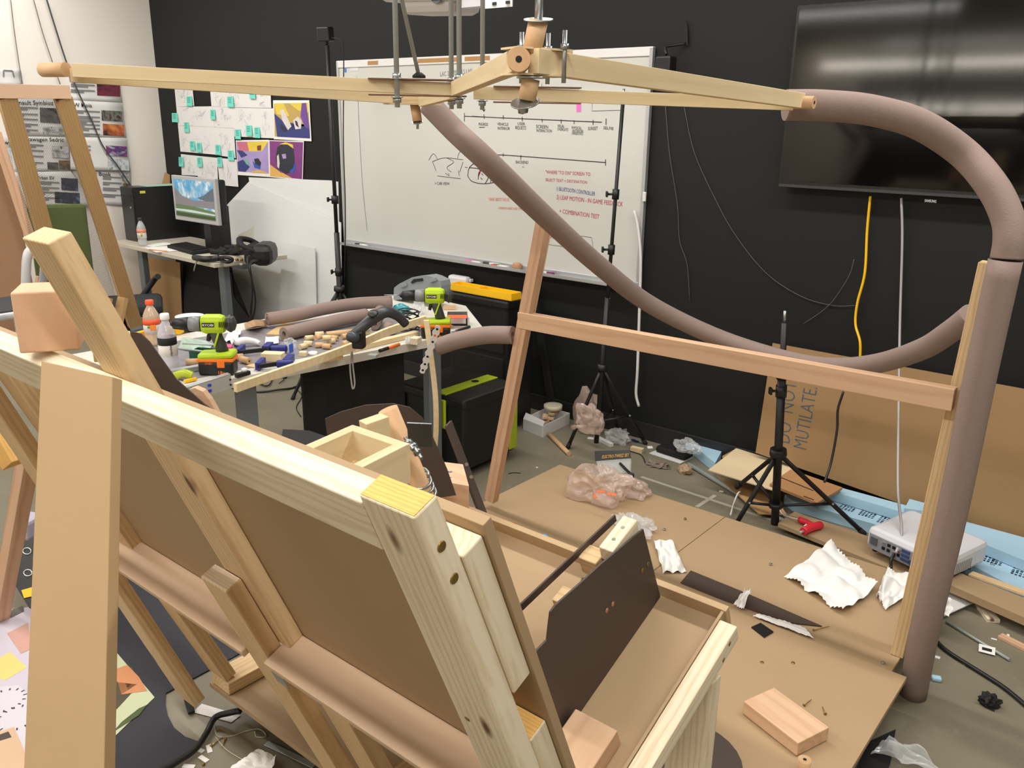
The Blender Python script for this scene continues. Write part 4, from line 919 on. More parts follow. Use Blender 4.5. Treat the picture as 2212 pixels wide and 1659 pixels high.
lean('cardboard_sheet', [(348, 500), (348, 405), (356, 372), (366, 378), (368, 510)], 3.9, 'small pale cardboard corner standing behind the monitor', CARD, 'cardboard', y_bot=3.88)
# ================================================================== mesh screen, chairs and board at the left
ms = thing('mesh_screen', 'leaning timber frame covered with fine wire mesh', 'screen', (-4.4, 2.2, 0))
nM = (aX(148, 188, -4.2), aX(288, 690, -4.75), aX(-10, 184, -4.2))
MN = (nM[1]-nM[0]).cross(nM[2]-nM[0]).normalized()
def mp(a, b): return aP(a, b, nM[0], MN)
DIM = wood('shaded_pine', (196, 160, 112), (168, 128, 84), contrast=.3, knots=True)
up_ = MN
beam('top_rail', mp(-10, 197), mp(149, 199), .036, .06, mat('rail_tan', (212, 178, 148), .6), ms, up=(0, 0, 1))
beam('stile', mp(135, 210), mp(292, 702), .075, .038, DIM, ms, up=MN)
beam('stile', mp(14, 208), mp(112, 560), .075, .038, DIM, ms, up=MN)
mm = bpy.data.materials.new('wire_mesh'); mm.use_nodes = True; nt = mm.node_tree; N = nt.nodes; L = nt.links
b_ = N['Principled BSDF']; b_.inputs['Base Color'].default_value = srgb(96, 88, 76); b_.inputs['Roughness'].default_value = .5
tcn = N.new('ShaderNodeTexCoord'); ck_ = N.new('ShaderNodeTexBrick'); ck_.offset = .5
ck_.inputs['Scale'].default_value = 90; ck_.inputs['Mortar Size'].default_value = .11; ck_.inputs['Brick Width'].default_value = .9; ck_.inputs['Row Height'].default_value = .6; ck_.inputs['Mortar Smooth'].default_value = .2
L.new(tcn.outputs['UV'], ck_.inputs['Vector']); mr_ = N.new('ShaderNodeMapRange'); mr_.inputs['To Min'].default_value = .14; mr_.inputs['To Max'].default_value = .6
L.new(ck_.outputs['Fac'], mr_.inputs['Value']); L.new(mr_.outputs[0], b_.inputs['Alpha'])
bm = bmesh.new(); uvl = bm.loops.layers.uv.new(); cr = [mp(6, 205), mp(140, 205), mp(268, 690), mp(108, 690)]
vs = [bm.verts.new(p-FWD*.03) for p in cr]; f = bm.faces.new(vs)
ww, hh = (cr[1]-cr[0]).length, (cr[2]-cr[1]).length
for lp, uv in zip(f.loops, ((0, hh), (ww, hh), (ww, 0), (0, 0))): lp[uvl].uv = uv
fin('mesh_cloth', bm, mm, ms)
beam('brace', mp(268, 640)+V(.03, -.02, 0), mp(252, 700)+V(.12, -.10, -.1), .06, .03, DIM, ms)
beam('brace', mp(240, 640)+V(.03, -.03, 0), mp(228, 700)+V(.12, -.12, -.1), .04, .03, DIM, ms)
ch = thing('office_chair', 'green mesh office chair with black seat behind the mesh screen', 'chair', (-5.2, 2.4, 0))
GRM = mat('green_mesh', (80, 98, 42), .8, bump=.3, bscale=120)
bm = bmesh.new(); bm_box(bm, (0, 0, 0), (.05, .34, .5), None, .024); fin('backrest', bm, GRM, ch, Matrix.Translation((-5.76, 2.42, .92)) @ R3(-.5, 0, -.12), center=False)
bm = bmesh.new(); bm_box(bm, (0, 0, 0), (.46, .5, .08), None, .035); fin('seat', bm, mat('seat_fabric', (34, 36, 40), .9), ch, Matrix.Translation((-5.53, 2.66, .50)) @ R3(-.5), center=False)
cyl('gas_post', (-5.53, 2.66, .1), (-5.53, 2.66, .47), .03, BLACK, ch)
for k in range(5):
    an = k*1.2566; e_ = V(-5.53+.3*math.cos(an), 2.66+.3*math.sin(an), .07)
    lgk = beam('base_arm', (-5.53, 2.66, .1), e_, .04, .025, BLACK, ch); cyl('castor', e_+V(-.015, 0, -.04), e_+V(.015, 0, -.04), .028, BLACK, lgk, 12)
tube('arm', [(-5.66, 2.85, .50), (-5.61, 2.95, .64), (-5.51, 2.92, .67)], .02, BLACK, ch, 8, 4)
wc = thing('white_chair', 'white tubular framed chair behind the pink wood cube', 'chair', (-4.8, 1.7, 0))
WTUB = mat('white_tube', (206, 206, 208), .4)
tube('side_frame', [aY(48, 690, 1.72), aY(55, 620, 1.74), aY(58, 560, 1.76), aY(66, 540, 1.8), aY(85, 536, 1.88), aY(96, 560, 1.95), aY(90, 640, 1.95)], .022, WTUB, wc, 10, 5)
pz_ = aY(0, 668, 1.72)
box('seat', (pz_.x-.1, 1.72, pz_.z-.02), (.46, .42, .035), WTUB, wc, bev=.012)
box('seat_pad', (pz_.x-.1, 1.72, pz_.z+.0), (.40, .38, .012), mat('pad_dark', (60, 60, 62), .8), wc, bev=.005)
for dx, dy in ((-.2, -.18), (.2, -.18), (-.2, .18), (.2, .18)): cyl('leg', (pz_.x-.1+dx, 1.72+dy, .004), (pz_.x-.1+dx, 1.72+dy, pz_.z-.03), .014, WTUB, wc, 10)
bb = lambda a, b: aP(a, b, (-5.6, 1.9, 1.2), V(.8, -.6, .12))
o = plate('cardboard_sheet', [bb(-70, 270), (bb(-5, 300)), bb(42, 470), bb(75, 640), bb(92, 760), bb(-70, 790)], .012, mat('cardboard_dim', (150, 114, 84), .8, var=.05), None)
tag(o, 'tall brown cardboard panel leaning at the left behind the white chair', 'cardboard')
o = beam('timber_stick', bb(0, 290)-FWD*.04, bb(88, 560)-FWD*.04, .05, .03, FIR, None); tag(o, 'reddish timber stick leaning along the brown cardboard panel', 'stick')
o = beam('timber_stick', bb(96, 600)-FWD*.05, bb(74, 745)-FWD*.05, .06, .03, FIR, None); tag(o, 'short reddish stick beside the white chair', 'stick')

# ================================================================== work bench
BZ = .74
b0, b1_ = V(-2.93, 1.30, 0), V(-2.692, 3.083, 0); be = (b1_-b0).normalized(); bp_ = V(-be.y, be.x, 0)
bench = thing('work_bench', 'cluttered white topped work table with grey steel legs', 'table', ((b0+b1_)/2+bp_*.37))
bM = basis((b0+b1_)/2+bp_*.38+V(0, 0, BZ-.019), be, bp_)
bm = bmesh.new(); TPB = [b0, b1_, V(-3.12, 3.42, 0), V(-3.62, 3.45, 0), b0+bp_*.76]
bm_plate(bm, [p+V(0, 0, BZ) for p in TPB], .038); fin('table_top', bm, mat('bench_laminate', (208, 205, 194), .5, var=.03, vscale=6), bench)
bm = bmesh.new(); bm_box(bm, (.05, .02, .0196), ((b1_-b0).length*.7, .62, .0012)); fin('work_mat', bm, mat('grey_mat', (128, 124, 128), .8, var=.1, vscale=20), bench, bM, center=False)
for u_ in (.56, 1.52):
    for w_ in (.06, .70):
        p = b0+be*u_+bp_*w_
        beam('leg', (p.x, p.y, .0), (p.x, p.y, BZ-.038), .05, .075, GREYM, bench, up=be, bev=.004)
p = b0+be*1.12+bp_*.12
beam('side_panel', (p-be*.27)+V(0, 0, .42), (p+be*.27)+V(0, 0, .42), .02, .56, BLACKM, bench)
def on(px, py, dz=0): return aZ(px, py, BZ+.001+dz)
CR = RGT.copy(); CR.z = 0; CR.normalize(); CB = V(-CR.y, CR.x, 0)          # across / away directions as seen at the bench
# ---- drills
def drill(base, k, rz, label, bit=False, skin=1):
    t = thing('cordless_drill', label, 'drill', base)
    M0 = Matrix.Translation(base) @ R3(math.atan2(CR.y, CR.x)+rz) @ Matrix.Scale(k, 4)
    def part(name, fn, m, parent=t):
        bm = bmesh.new(); fn(bm); return fin(name, bm, m, parent, M0, center=False)
    X = lambda x, z, y=0: V(x, y, z)
    DG = mat('dark_grey_plastic', (58, 62, 58), .5); GY = mat('gear_grey', (128, 130, 130), .4)
    part('chuck', lambda bm: (bm_cyl(bm, X(-.118, .203), X(-.056, .203), .021, 20, .028), bm_cyl(bm, X(-.13, .203), X(-.118, .203), .008, 12, .015)), BLACK)
    part('gear_ring', lambda bm: bm_cyl(bm, X(-.056, .203), X(-.012, .203), .029, 20, .031), GY)
    bd = part('body', lambda bm: bm_box(bm, (.036, 0, .203), (.1, .062, .076), None, .022), LIME)
    part('rear_cap', lambda bm: bm_box(bm, (.103, 0, .205), (.045, .06, .07), None, .026), DG)
    part('handle', lambda bm: bm_tube(bm, [X(.038, .185), X(.045, .15), X(.056, .12), X(.063, .085)], lambda t_: .026-.004*math.sin(t_*3), 14), DG)
    part('grip_stripe', lambda bm: bm_box(bm, (.05, -.0245, .145), (.007, .006, .06), R3(0, 0, .35)), LIME)
    part('trigger', lambda bm: bm_box(bm, (.014, 0, .148), (.016, .02, .03), R3(0, 0, .2), .005), BLACK)
    part('base', lambda bm: bm_box(bm, (.042, 0, .079), (.142, .08, .026), R3(0, 0, -.05), .011), LIME)
    part('battery_band', lambda bm: bm_box(bm, (.04, 0, .062), (.143, .081, .014), None, .004), ORANGE)
    bt_ = part('battery', lambda bm: bm_box(bm, (.04, 0, .0285), (.138, .078, .057), None, .01), BLACK)
    part('battery_latch', lambda bm: bm_box(bm, (.062, -.0385, .048), (.03, .005, .03), None, .002), ORANGE)
    for i in range(5): part('vent', lambda bm: bm_box(bm, (.068+.007*i, -.0312, .207), (.003, .002, .022), R3(0, 0, .15)), BLACKM, bd)
    part('name_plate', lambda bm: bm_box(bm, (.024, -.0312, .205), (.048, .002, .017), None, .0005), BLACKM, bd)
    rt = M0.to_3x3() @ V(1, 0, 0)
    tspan('lettering', 'RYOBI', M0 @ V(.003, -.0326, .2005), M0 @ V(.045, -.0326, .2005), .009*k, (0, 0, 1), WHITE, bd, .02)
    tspan('lettering', 'ONE+', M0 @ V(.0, -.0396, .046), M0 @ V(.03, -.0396, .046), .009*k, (0, 0, 1), ORANGE, bt_, .01)
    tspan('lettering', '18v', M0 @ V(.05, -.0396, .008), M0 @ V(.075, -.0396, .008), .012*k, (0, 0, 1), ORANGE, bt_, .01)
    if bit: part('drill_bit', lambda bm: bm_cyl(bm, X(-.205, .203), X(-.128, .203), .0025, 8), STEEL)
drill(on(451, 806), 1.0, 0.05, 'lime green cordless drill with a bare chuck beside the two bottles')
drill(on(924, 728), .98, .0, 'lime green cordless drill with a long bit near the grey case', True)
# ---- bottles
bottle(333, 745, BZ+.001, .205, .036, 'juice bottle with orange cap and orange fruit label on the bench', OCAP, (232, 200, 170), LABW, [(ORA, (.1, .42, .7, .12)), (GRN, (-.4, .44, .3, .05))], None, LABO)
bottle(368, 800, BZ+.001, .235, .036, 'clear water bottle with white cap and black banded label', WCAP, (222, 218, 228), LABW, None, 'vitaminwater', BLACKM)
# ---- loose foam tubes on the bench
foam('foam_tube', [on(577, 690, .045), on(640, 680, .05), on(700, 667, .055), on(770, 656, .06), on(846, 652, .06)], .032, 'slit brown foam tube bending back towards the grey case', seam=(.35, -.3, .85))
foam('foam_tube', [on(613, 722, .034), on(680, 705, .036), on(740, 690, .04), on(790, 680, .04)], .032, 'shorter brown foam tube lying in front of the slit one')
foam('foam_tube', [on(808, 700, .035), on(822, 672, .06)], .031, 'stub of brown foam tube leaning behind the black handle', n=3)
foam('foam_tube', [on(838, 704, .03), on(846, 712, .03)], .024, 'small brown foam offcut beside the black wire coil', n=3)
# ---- grey carry case
gc = thing('tool_case', 'grey plastic carry case standing at the back of the bench', 'case', on(900, 665))
gq = [(850, 645), (851, 622), (862, 613), (880, 609), (890, 599), (922, 595), (935, 599), (951, 607), (953, 618), (952, 647), (850, 647)]
gy = on(905, 662).y+.02
P = [aY(a, b, gy) for a, b in gq]
CASEG = mat('case_grey', (128, 134, 138), .55)
plate('shell', P, .075, CASEG, gc)
plate('grip_opening', [aY(a, b, gy-.004) for a, b in ((887, 610), (893, 603), (912, 601), (914, 607), (898, 609), (890, 613))], .006, BLACKM, gc)
for (a, b, w_) in ((872, 616, .05), (936, 605, .05)): box('latch', aY(a, b, gy-.006), (w_, .012, .02), CASEG, gc, rot=R3(0, 0, -.35), bev=.003)
# ---- long bent batten with bracket
bt_ = thing('bent_batten', 'long bent pale batten running along the bench front', 'batten', on(505, 830))
L_ = spline([on(508, 838, .012), on(600, 806, .02), on(690, 775, .035), on(770, 745, .06), on(840, 715, .095), on(918, 690, .12)], 5)
bm = bmesh.new(); pv = None
for i, p in enumerate(L_):
    t_ = (L_[min(i+1, len(L_)-1)]-L_[max(i-1, 0)]).normalized(); s_ = t_.cross(V(0, 0, 1)).normalized()*.009; h_ = V(0, 0, .0165)
    cur = [bm.verts.new(p+s_+h_), bm.verts.new(p-s_+h_), bm.verts.new(p-s_-h_), bm.verts.new(p+s_-h_)]
    if pv:
        for k in range(4): bm.faces.new((pv[k], pv[(k+1) % 4], cur[(k+1) % 4], cur[k]))
    else: bm.faces.new(cur)
    pv = cur
bm.faces.new(pv[::-1]); fin('strip', bm, CLEAR, bt_)
br = thing('metal_bracket', 'long zinc steel bracket plate on the near corner of the bench', 'bracket', on(450, 840))
nB = V(be.y, -be.x, 0)
bq = lambda a, b: aP(a, b, b0+nB*.012, nB)
plate('web', [bq(403, 838), bq(498, 808), bq(502, 838), bq(404, 868)], .002, mat('bracket_zinc', (186, 192, 194), .35, metal=.45), br)
plate('flange', [bq(403, 838), bq(498, 808), bq(498, 808)-nB*.03, bq(403, 838)-nB*.03], .002, MATS['bracket_zinc'], br)
for a, b in ((452, 832), (453, 844)): box('blue_tab', bq(a, b)+nB*.002, (.006, .012, .01), mat('tab_blue', (40, 60, 190), .5), br, rot=R3(math.atan2(be.y, be.x)-1.57))
for a, b in ((497, 820), (498, 831)): cyl('hole', bq(a, b)+nB*.001, bq(a, b)+nB*.0025, .004, BLACKM, br, 10)
# ---- scraps of timber lying on the bench
def scrap(a, b, wd, h, m, label, dz=0, name='wood_strip', grp=None, up=(0, 0, 1)):
    p, q = on(*a, dz+h/2), on(*b, dz+h/2); o = beam(name, p, q, wd, h, m, None, up=up); tag(o, label, 'wood', grp); return o
scrap((698, 776), (738, 769), .03, .022, PINE2, 'flat pale offcut lying along the bench edge under the batten')
scrap((768, 722), (800, 716), .024, .018, CLEAR, 'pale strip lying in front of the foam tubes')
scrap((735, 760), (900, 720), .035, .022, CLEAR, 'pale strip lying behind the bent batten')
scrap((984, 728), (1080, 713), .03, .018, CLEAR, 'pale strip sticking out past the far bench corner')
scrap((958, 664), (985, 664), .03, .022, FIR2, 'pink strip lying behind the small black box')
scrap((958, 708), (975, 704), .03, .012, FIR2, 'short pink strip lying beside the pliers jaws')
scrap((350, 728), (378, 725), .03, .022, PINE2, 'pale strip lying behind the bottles')
scrap((893, 738), (903, 733), .04, .03, PINE, 'pale block standing beside the black wire tangle', name='wood_block')
scrap((605, 724), (640, 700), .14, .006, mat('osb_board', (196, 168, 116), .8, var=.25, vscale=60), 'thin flake board scrap under the foam tubes', name='flake_board')
o = plate('wood_wedge', [on(530, 712), on(578, 704), on(552, 704, .055)], .03, FIR2, None); tag(o, 'pink triangular wedge lying left of the foam tubes', 'wood')
# ---- pile of short dowel pieces
rnd = random.Random(11); k = 0
DP = [(666, 742, 0, 1), (690, 745, .3, 1), (715, 737, .6, 1), (706, 748, -.2, 1), (668, 730, .5, 1), (688, 728, 1.0, 2), (706, 730, .2, 2), (722, 730, -.3, 1), (690, 722, .4, 2), (746, 726, .7, 1), (655, 748, .9, 1), (745, 742, 1.2, 1)]
for a, b, an, lay in DP:
    p = on(a, b, .0135+(.024 if lay == 2 else 0)); d_ = (CR*math.cos(an)+CB*math.sin(an))*.019
    t = thing('dowel_piece', 'short cut dowel in the heap between foam tubes and batten', 'dowel', p-V(0, 0, .0135), 'short dowels heaped on the bench')
    dowel('peg', p-d_, p+d_, .0125, t, DOWEL if k % 2 else CLEAR, True, 14); k += 1
t = thing('dowel_piece', 'longer dowel lying behind the heap of short ones', 'dowel', on(700, 727)); dowel('peg', on(705, 722, .013), on(762, 716, .013), .0125, t, DOWEL, False, 14)
for a, b, an, lb in ((512, 772, .5, 'short dowel right of the drill battery'), (530, 778, -.6, 'short dowel with pale end near the blue clamp'), (416, 782, .2, 'short dowel left of the drill battery')):
    p = on(a, b, .015); d_ = (CR*math.cos(an)+CB*math.sin(an))*.025
    t = thing('dowel_piece', lb, 'dowel', p); dowel('peg', p-d_, p+d_, .0145, t, DOWEL, True, 14)
for a, b, s_, lb in ((770, 738, (.05, .04, .03), 'upright pale block with two nails beside the dowel heap'), (590, 770, (.09, .05, .035), 'grooved pale block near the blue clamp'), (655, 764, (.03, .025, .02), 'small pale block below the blue clamp')):
    t = thing('wood_block', lb, 'block', on(a, b)); box('body', on(a, b, s_[2]/2), s_, CLEAR, t, rot=R3(.6), bev=.002)
    for dx in (-.012, .012): cyl('nail', on(a, b, s_[2])+V(dx, 0, 0), on(a, b, s_[2]+.03)+V(dx, 0, 0), .0012, STEELD, t, 6)
# ---- clamps
CLB = mat('clamp_blue', (38, 44, 120), .5)
def clamp(a, b, label):
    p, q = on(*a, .02), on(*b, .02); t = thing('bar_clamp', label, 'clamp', on(*a)); d_ = (q-p).normalized()
    beam('bar', p, q, .008, .018, BLACK, t); beam('jaw', p, p+CB*.09, .02, .03, CLB, t); beam('handle', q-d_*.03, q+d_*.05+CB*-.03, .028, .03, CLB, t, bev=.008); beam('sliding_jaw', p+d_*.12, p+d_*.12+CB*.08, .03, .03, CLB, t)
clamp((512, 762), (600, 752), 'blue and black bar clamp lying behind the drill battery')
clamp((556, 792), (612, 784), 'second blue bar clamp lying nearer the bench edge')
# ---- black handle tool with cord
bh = thing('angled_handle', 'black angled handle controller with a grey wrist cord on the bench', 'controller', on(775, 752))
tube('arm', [aD(757, 730, 3.46), aD(785, 705, 3.46), aD(812, 684, 3.48), aD(835, 674, 3.50), aD(858, 682, 3.54), aD(876, 700, 3.58)], lambda t_: .025-.012*abs(t_-.45), mat('handle_dark', (56, 58, 62), .4), bh, 14, 6)
lathe('pad', [(.02, 0), (.022, .004), (.018, .008), (.001, .009)], aD(806, 678, 3.44), BLACK, bh, axis=(.3, -.6, 1))
box('foot', aD(775, 733, 3.47), (.05, .045, .075), BLACK, bh, rot=R3(.5), bev=.008)
lathe('knob', [(.001, -.03), (.02, -.02), (.024, 0), (.02, .02), (.001, .028)], aD(762, 728, 3.42), mat('handle_dark', (56, 58, 62), .4), bh, axis=(-.6, -.5, .2))
cp_ = bq(755, 752)+nB*.02
tube('wrist_cord', [on(766, 756, .02), cp_, bq(752, 790)+nB*.015, bq(756, 830)+nB*.015, bq(759, 838)+nB*.015, bq(762, 825)+nB*.015, bq(758, 790)+nB*.016, cp_+V(0, 0, -.01)], .004, mat('cord_grey', (170, 168, 164), .7), bh, 6, 5)
# ---- coil of black wire
wc_ = thing('wire_coil', 'tangle of thin black wire in front of the grey case', 'wire', on(884, 690))
rnd = random.Random(5); pts = []
for i in range(70):
    an = i*1.37; rr_ = .05+.012*math.sin(i*.9)
    pts.append(on(884, 690, .055)+V(rr_*math.cos(an), rr_*math.sin(an)*.9, .045*math.sin(i*.61+.3)))
bm = bmesh.new(); bm_tube(bm, spline(pts, 3), .0024, 5); fin('wire', bm, BLACK, wc_)
# ---- small things
kn = thing('craft_knife', 'orange craft knife with black end lying on the grey mat', 'knife', on(842, 752))
a, b = on(820, 758, .008), on(862, 744, .008); cyl('handle', a+(b-a)*.42, b, .008, ORANGE, kn, 8); cyl('grip', a, a+(b-a)*.42, .0085, BLACK, kn, 8)
bx = thing('screw_box', 'small black and orange cardboard screw box near the lime drill', 'box', on(988, 690))
box('carton', on(988, 688, .0285), (.10, .075, .055), BLACK, bx, rot=R3(.75), bev=.001); box('orange_lid', on(988, 684, .0572), (.095, .07, .002), mat('box_orange', (222, 96, 50), .6), bx, rot=R3(.75))
box('label_panel', on(988, 688, .0285)+R3(.75) @ V(0, -.0385, 0), (.085, .002, .035), mat('label_white', (234, 228, 226), .5), bx, rot=R3(.75))
tb = thing('tape_blister', 'clear and white blister strip lying right of the screw box', 'package', on(1005, 690)); box('card', on(1012, 692, .021), (.010, .05, .04), WHITE, tb, rot=R3(.75))
pl_ = thing('pliers', 'black handled pliers lying at the far end of the bench', 'pliers', on(985, 708))
tube('handle', [on(985, 716, .01), on(1000, 711, .010), on(1014, 706, .010)], .008, BLACK, pl_, 8, 4); tube('handle', [on(985, 718, .01), on(1003, 717, .01), on(1016, 713, .010)], .008, BLACK, pl_, 8, 4); beam('jaws', on(977, 719, .01), on(988, 717, .01), .018, .012, STEEL, pl_)
yl = thing('spirit_level', 'yellow spirit level lying behind the juice bottle', 'level', on(300, 735)); beam('bar', on(255, 742, .03), on(325, 722, .03), .025, .05, YELLOW, yl); beam('bar_end', on(325, 722, .03), on(335, 719, .03), .026, .052, BLACK, yl)
yc = thing('yellow_case', 'small yellow case behind the clear water bottle', 'case', on(378, 712)); box('case', on(378, 712, .02), (.07, .05, .04), YELLOW, yc, rot=R3(.5), bev=.008)
cu = thing('white_bowl', 'white bowl with straws behind the drill', 'bowl', on(412, 702)); lathe('bowl', [(.03, 0), (.06, .03), (.07, .05), (.066, .05), (.055, .03), (.01, .008)], on(412, 704), WHITE, cu)
cyl('straw', on(400, 702, .03), on(376, 695, .09), .004, WHITE, cu, 8); cyl('straw', on(412, 702, .03), on(416, 694, .09), .005, WHITE, cu, 8)
gb = thing('parts_box', 'dark green open parts box behind the drill handle', 'box', on(445, 765)); bx_ = on(447, 765, .018)
box('base', bx_+V(0, 0, -.016), (.12, .07, .003), mat('green_box', (16, 84, 56), .5), gb, rot=R3(.5))
for dx, dy, sx, sy in ((-.06, 0, .003, .07), (.06, 0, .003, .07), (0, -.035, .12, .003), (0, .035, .12, .003)): box('side', bx_+R3(.5) @ V(dx, dy, 0), (sx, sy, .035), mat('green_box', (16, 84, 56), .5), gb, rot=R3(.5))
pkb = box('pink_bit', on(494, 752, .0145), (.03, .05, .025), mat('pink_plastic', (236, 84, 130), .5), None, rot=R3(.9), bev=.003); tag(pkb, 'small pink plastic piece behind the drill handle', 'plastic')
for a, b, lb in (((394, 742), (478, 746), 'upper thin steel rod behind the drill'), ((384, 752), (478, 764), 'lower thin steel rod crossing over the green box')):
    o = cyl('steel_rod', on(*a, .03 if b[1] < 750 else .045), on(*b, .03 if b[1] < 750 else .045), .004, STEELD, None, 8); tag(o, lb, 'rod')
gl = thing('safety_glasses', 'lime tinted safety glasses folded near the bottle foot', 'glasses', on(400, 818)); tube('lens', [on(378, 812, .015), on(398, 806, .03), on(416, 812, .018)], .016, mat('lime_tint', (170, 184, 40), .2), gl, 10, 5); beam('temple', on(398, 824, .008), on(424, 818, .008), .012, .012, YELLOW, gl)
al = thing('steel_angle', 'long grey steel bar lying under the drill battery', 'bar', on(370, 800)); beam('bar', on(362, 805, .012), on(440, 792, .012), .03, .02, STEELD, al)
wp_ = thing('white_tool_handle', 'white rounded tool handle lying behind the blue clamp', 'tool', on(540, 740)); tube('handle', [on(508, 742, .02), on(528, 736, .028), on(550, 738, .02), on(562, 742, .014)], lambda t_: .022-.012*t_, WHITE, wp_, 12, 4); box('dark_slot', on(512, 748, .012), (.03, .01, .01), BLACK, wp_)
o = sheet('paper_sheet', [on(482, 740), on(505, 748), on(522, 722), on(498, 714)], 6, .02, PAPER, None, 4); tag(o, 'crumpled white paper behind the drill rear end', 'paper')
o = sheet('paper_sheet', [on(572, 745, .008), on(602, 742, .008), on(602, 728, .008), on(574, 730, .008)], 6, .004, PAPER, None, 9); tag(o, 'white paper strip below the foam tube ends', 'paper')
o = sheet('tracing_paper', [on(395, 730), on(470, 745), on(440, 765), on(385, 755)], 6, .012, plastic_film('pale_green_film', (180, 204, 186), .7, .4), None, 2); tag(o, 'pale green plastic sheet under the steel rods', 'plastic')
o = blob('plastic_bag', on(628, 752), (.028, .024, .03), 3, CLEARP, None, 3, .5, 3); tag(o, 'clear plastic bag with blue stripe beside the dowel heap', 'bag')
o2 = box('blue_stripe', on(629, 752, .026), (.006, .03, .04), mat('stripe_blue', (40, 90, 200), .5), None, rot=R3(.4), bev=.003); o2.parent = o; o2.matrix_basis = WM[o].inverted() @ WM[o2]
o = blob('plastic_bag', on(866, 676), (.05, .04, .03), 6, mat('teal_film', (60, 150, 160), .3), None, 3, .3, 2); tag(o, 'teal plastic bag behind the black wire tangle', 'bag')
o = blob('plastic_bag', on(905, 678), (.035, .03, .05), 8, CLEARP, None, 3, .5, 3); tag(o, 'clear crumpled bag between grey case and lime drill', 'bag')
tp_ = thing('tape_roll', 'small white torn tape ring near the batten', 'tape', on(676, 766)); lathe('ring', [(.016, 0), (.02, 0), (.02, .012), (.016, .012)], on(676, 766), WHITE, tp_)
rk = thing('red_marker', 'red and white marker lying on the pale strip behind the heap', 'marker', on(770, 702)); cyl('cap', on(770, 716, .027), on(780, 714, .027), .008, mat('marker_red', (206, 50, 36), .5), rk, 10); cyl('barrel', on(780, 714, .027), on(800, 710, .027), .0075, WHITE, rk, 10)
cpq = thing('clip_tool', 'white screw cap on a black clip right of the battery', 'cap', on(535, 808)); lathe('cap', [(.012, 0), (.013, .014), (.001, .016)], on(528, 803, .012), WHITE, cpq); beam('clip', on(510, 812, .008), on(538, 804, .008), .02, .016, BLACK, cpq)
tin = thing('jar', 'small clear jar standing on the grey mat', 'jar', on(842, 742)); lathe('jar', [(.018, 0), (.02, .03), (.018, .03), (.016, .003)], on(884, 742), CLEARP, tin)
for a, b, s_, rz, m, lb in ((548, 790, (.05, .04, .004), .3, PINE2, 'thin tan wood chip beside the plastic packet'), (575, 800, (.04, .02, .003), 1.0, STEELD, 'thin grey metal plate near the blue clamps'), (560, 796, (.04, .03, .003), .9, mat('foil', (200, 200, 200), .3), 'silver foil scrap by the batten'), (806, 768, (.04, .03, .012), .4, STEELD, 'small heap of steel screws on the grey mat')):
    o = box('scrap', on(a, b, s_[2]/2), s_, m, None, rot=R3(rz), bev=.001); tag(o, lb, 'scrap')
# ---- upright assembly in front of the bench corner: stick, strap and foam arm
va = thing('upright_strip', 'bent pale strip standing upright beside the bench corner', 'strip', aY(935, 985, 2.45))
_lo = aY(938, 1000, 2.46)
L_ = spline([V(_lo.x, 2.47, .002), _lo, aY(942, 930, 2.45), aY(941, 860, 2.44), aY(934, 790, 2.44), aY(921, 692, 2.44)], 6)
bm = bmesh.new(); pv = None
for i, p in enumerate(L_):
    t_ = (L_[min(i+1, len(L_)-1)]-L_[max(i-1, 0)]).normalized(); s_ = CR*.011; h_ = CB*.008
    cur = [bm.verts.new(p+s_+h_), bm.verts.new(p-s_+h_), bm.verts.new(p-s_-h_), bm.verts.new(p+s_-h_)]
    if pv:
        for k in range(4): bm.faces.new((pv[k], pv[(k+1) % 4], cur[(k+1) % 4], cur[k]))
    else: bm.faces.new(cur)
    pv = cur
bm.faces.new(pv[::-1]); fin('strip', bm, CLEAR, va)
foam('foam_tube', [aY(946, 749, 2.435), aY(990, 735, 2.47), aY(1050, 724, 2.51), aY(1108, 724, 2.54)], .036, 'short thick brown foam arm joining the strap to the frame post', n=5)
pk_ = thing('perforated_strap', 'white perforated plastic strap tied to the upright strip', 'strap', aY(925, 790, 2.40))
s0, s1 = aY(947, 703, 2.365), aY(911, 806, 2.365); sM = basis(s0, s1-s0, CR)
def strap(t_, w_): return (t_*(s1-s0).length, w_)
bm = bmesh.new(); Ls = (s1-s0).length; n_ = 40; top = []; bot = []
for i in range(n_+1):
    t_ = i/n_; wv_ = .0125+.003*math.cos(t_*2*math.pi*7)
    if t_ < .06: wv_ *= math.sqrt(max(0.05, 1-((.06-t_)/.06)**2))
    if t_ > .94: wv_ *= math.sqrt(max(0.05, 1-((t_-.94)/.06)**2))
    top.append((t_*Ls, wv_)); bot.append((t_*Ls, -wv_))
local_plate('strip', top+bot[::-1], .0025, WHITE, pk_, sM)
for t_ in (.07, .2, .33, .64, .8, .93):
    cyl('hole', sM @ V(t_*Ls, 0, -.0006), sM @ V(t_*Ls, 0, .0031), .0052, ORANGE if t_ == .2 else BLACKM, pk_, 14)
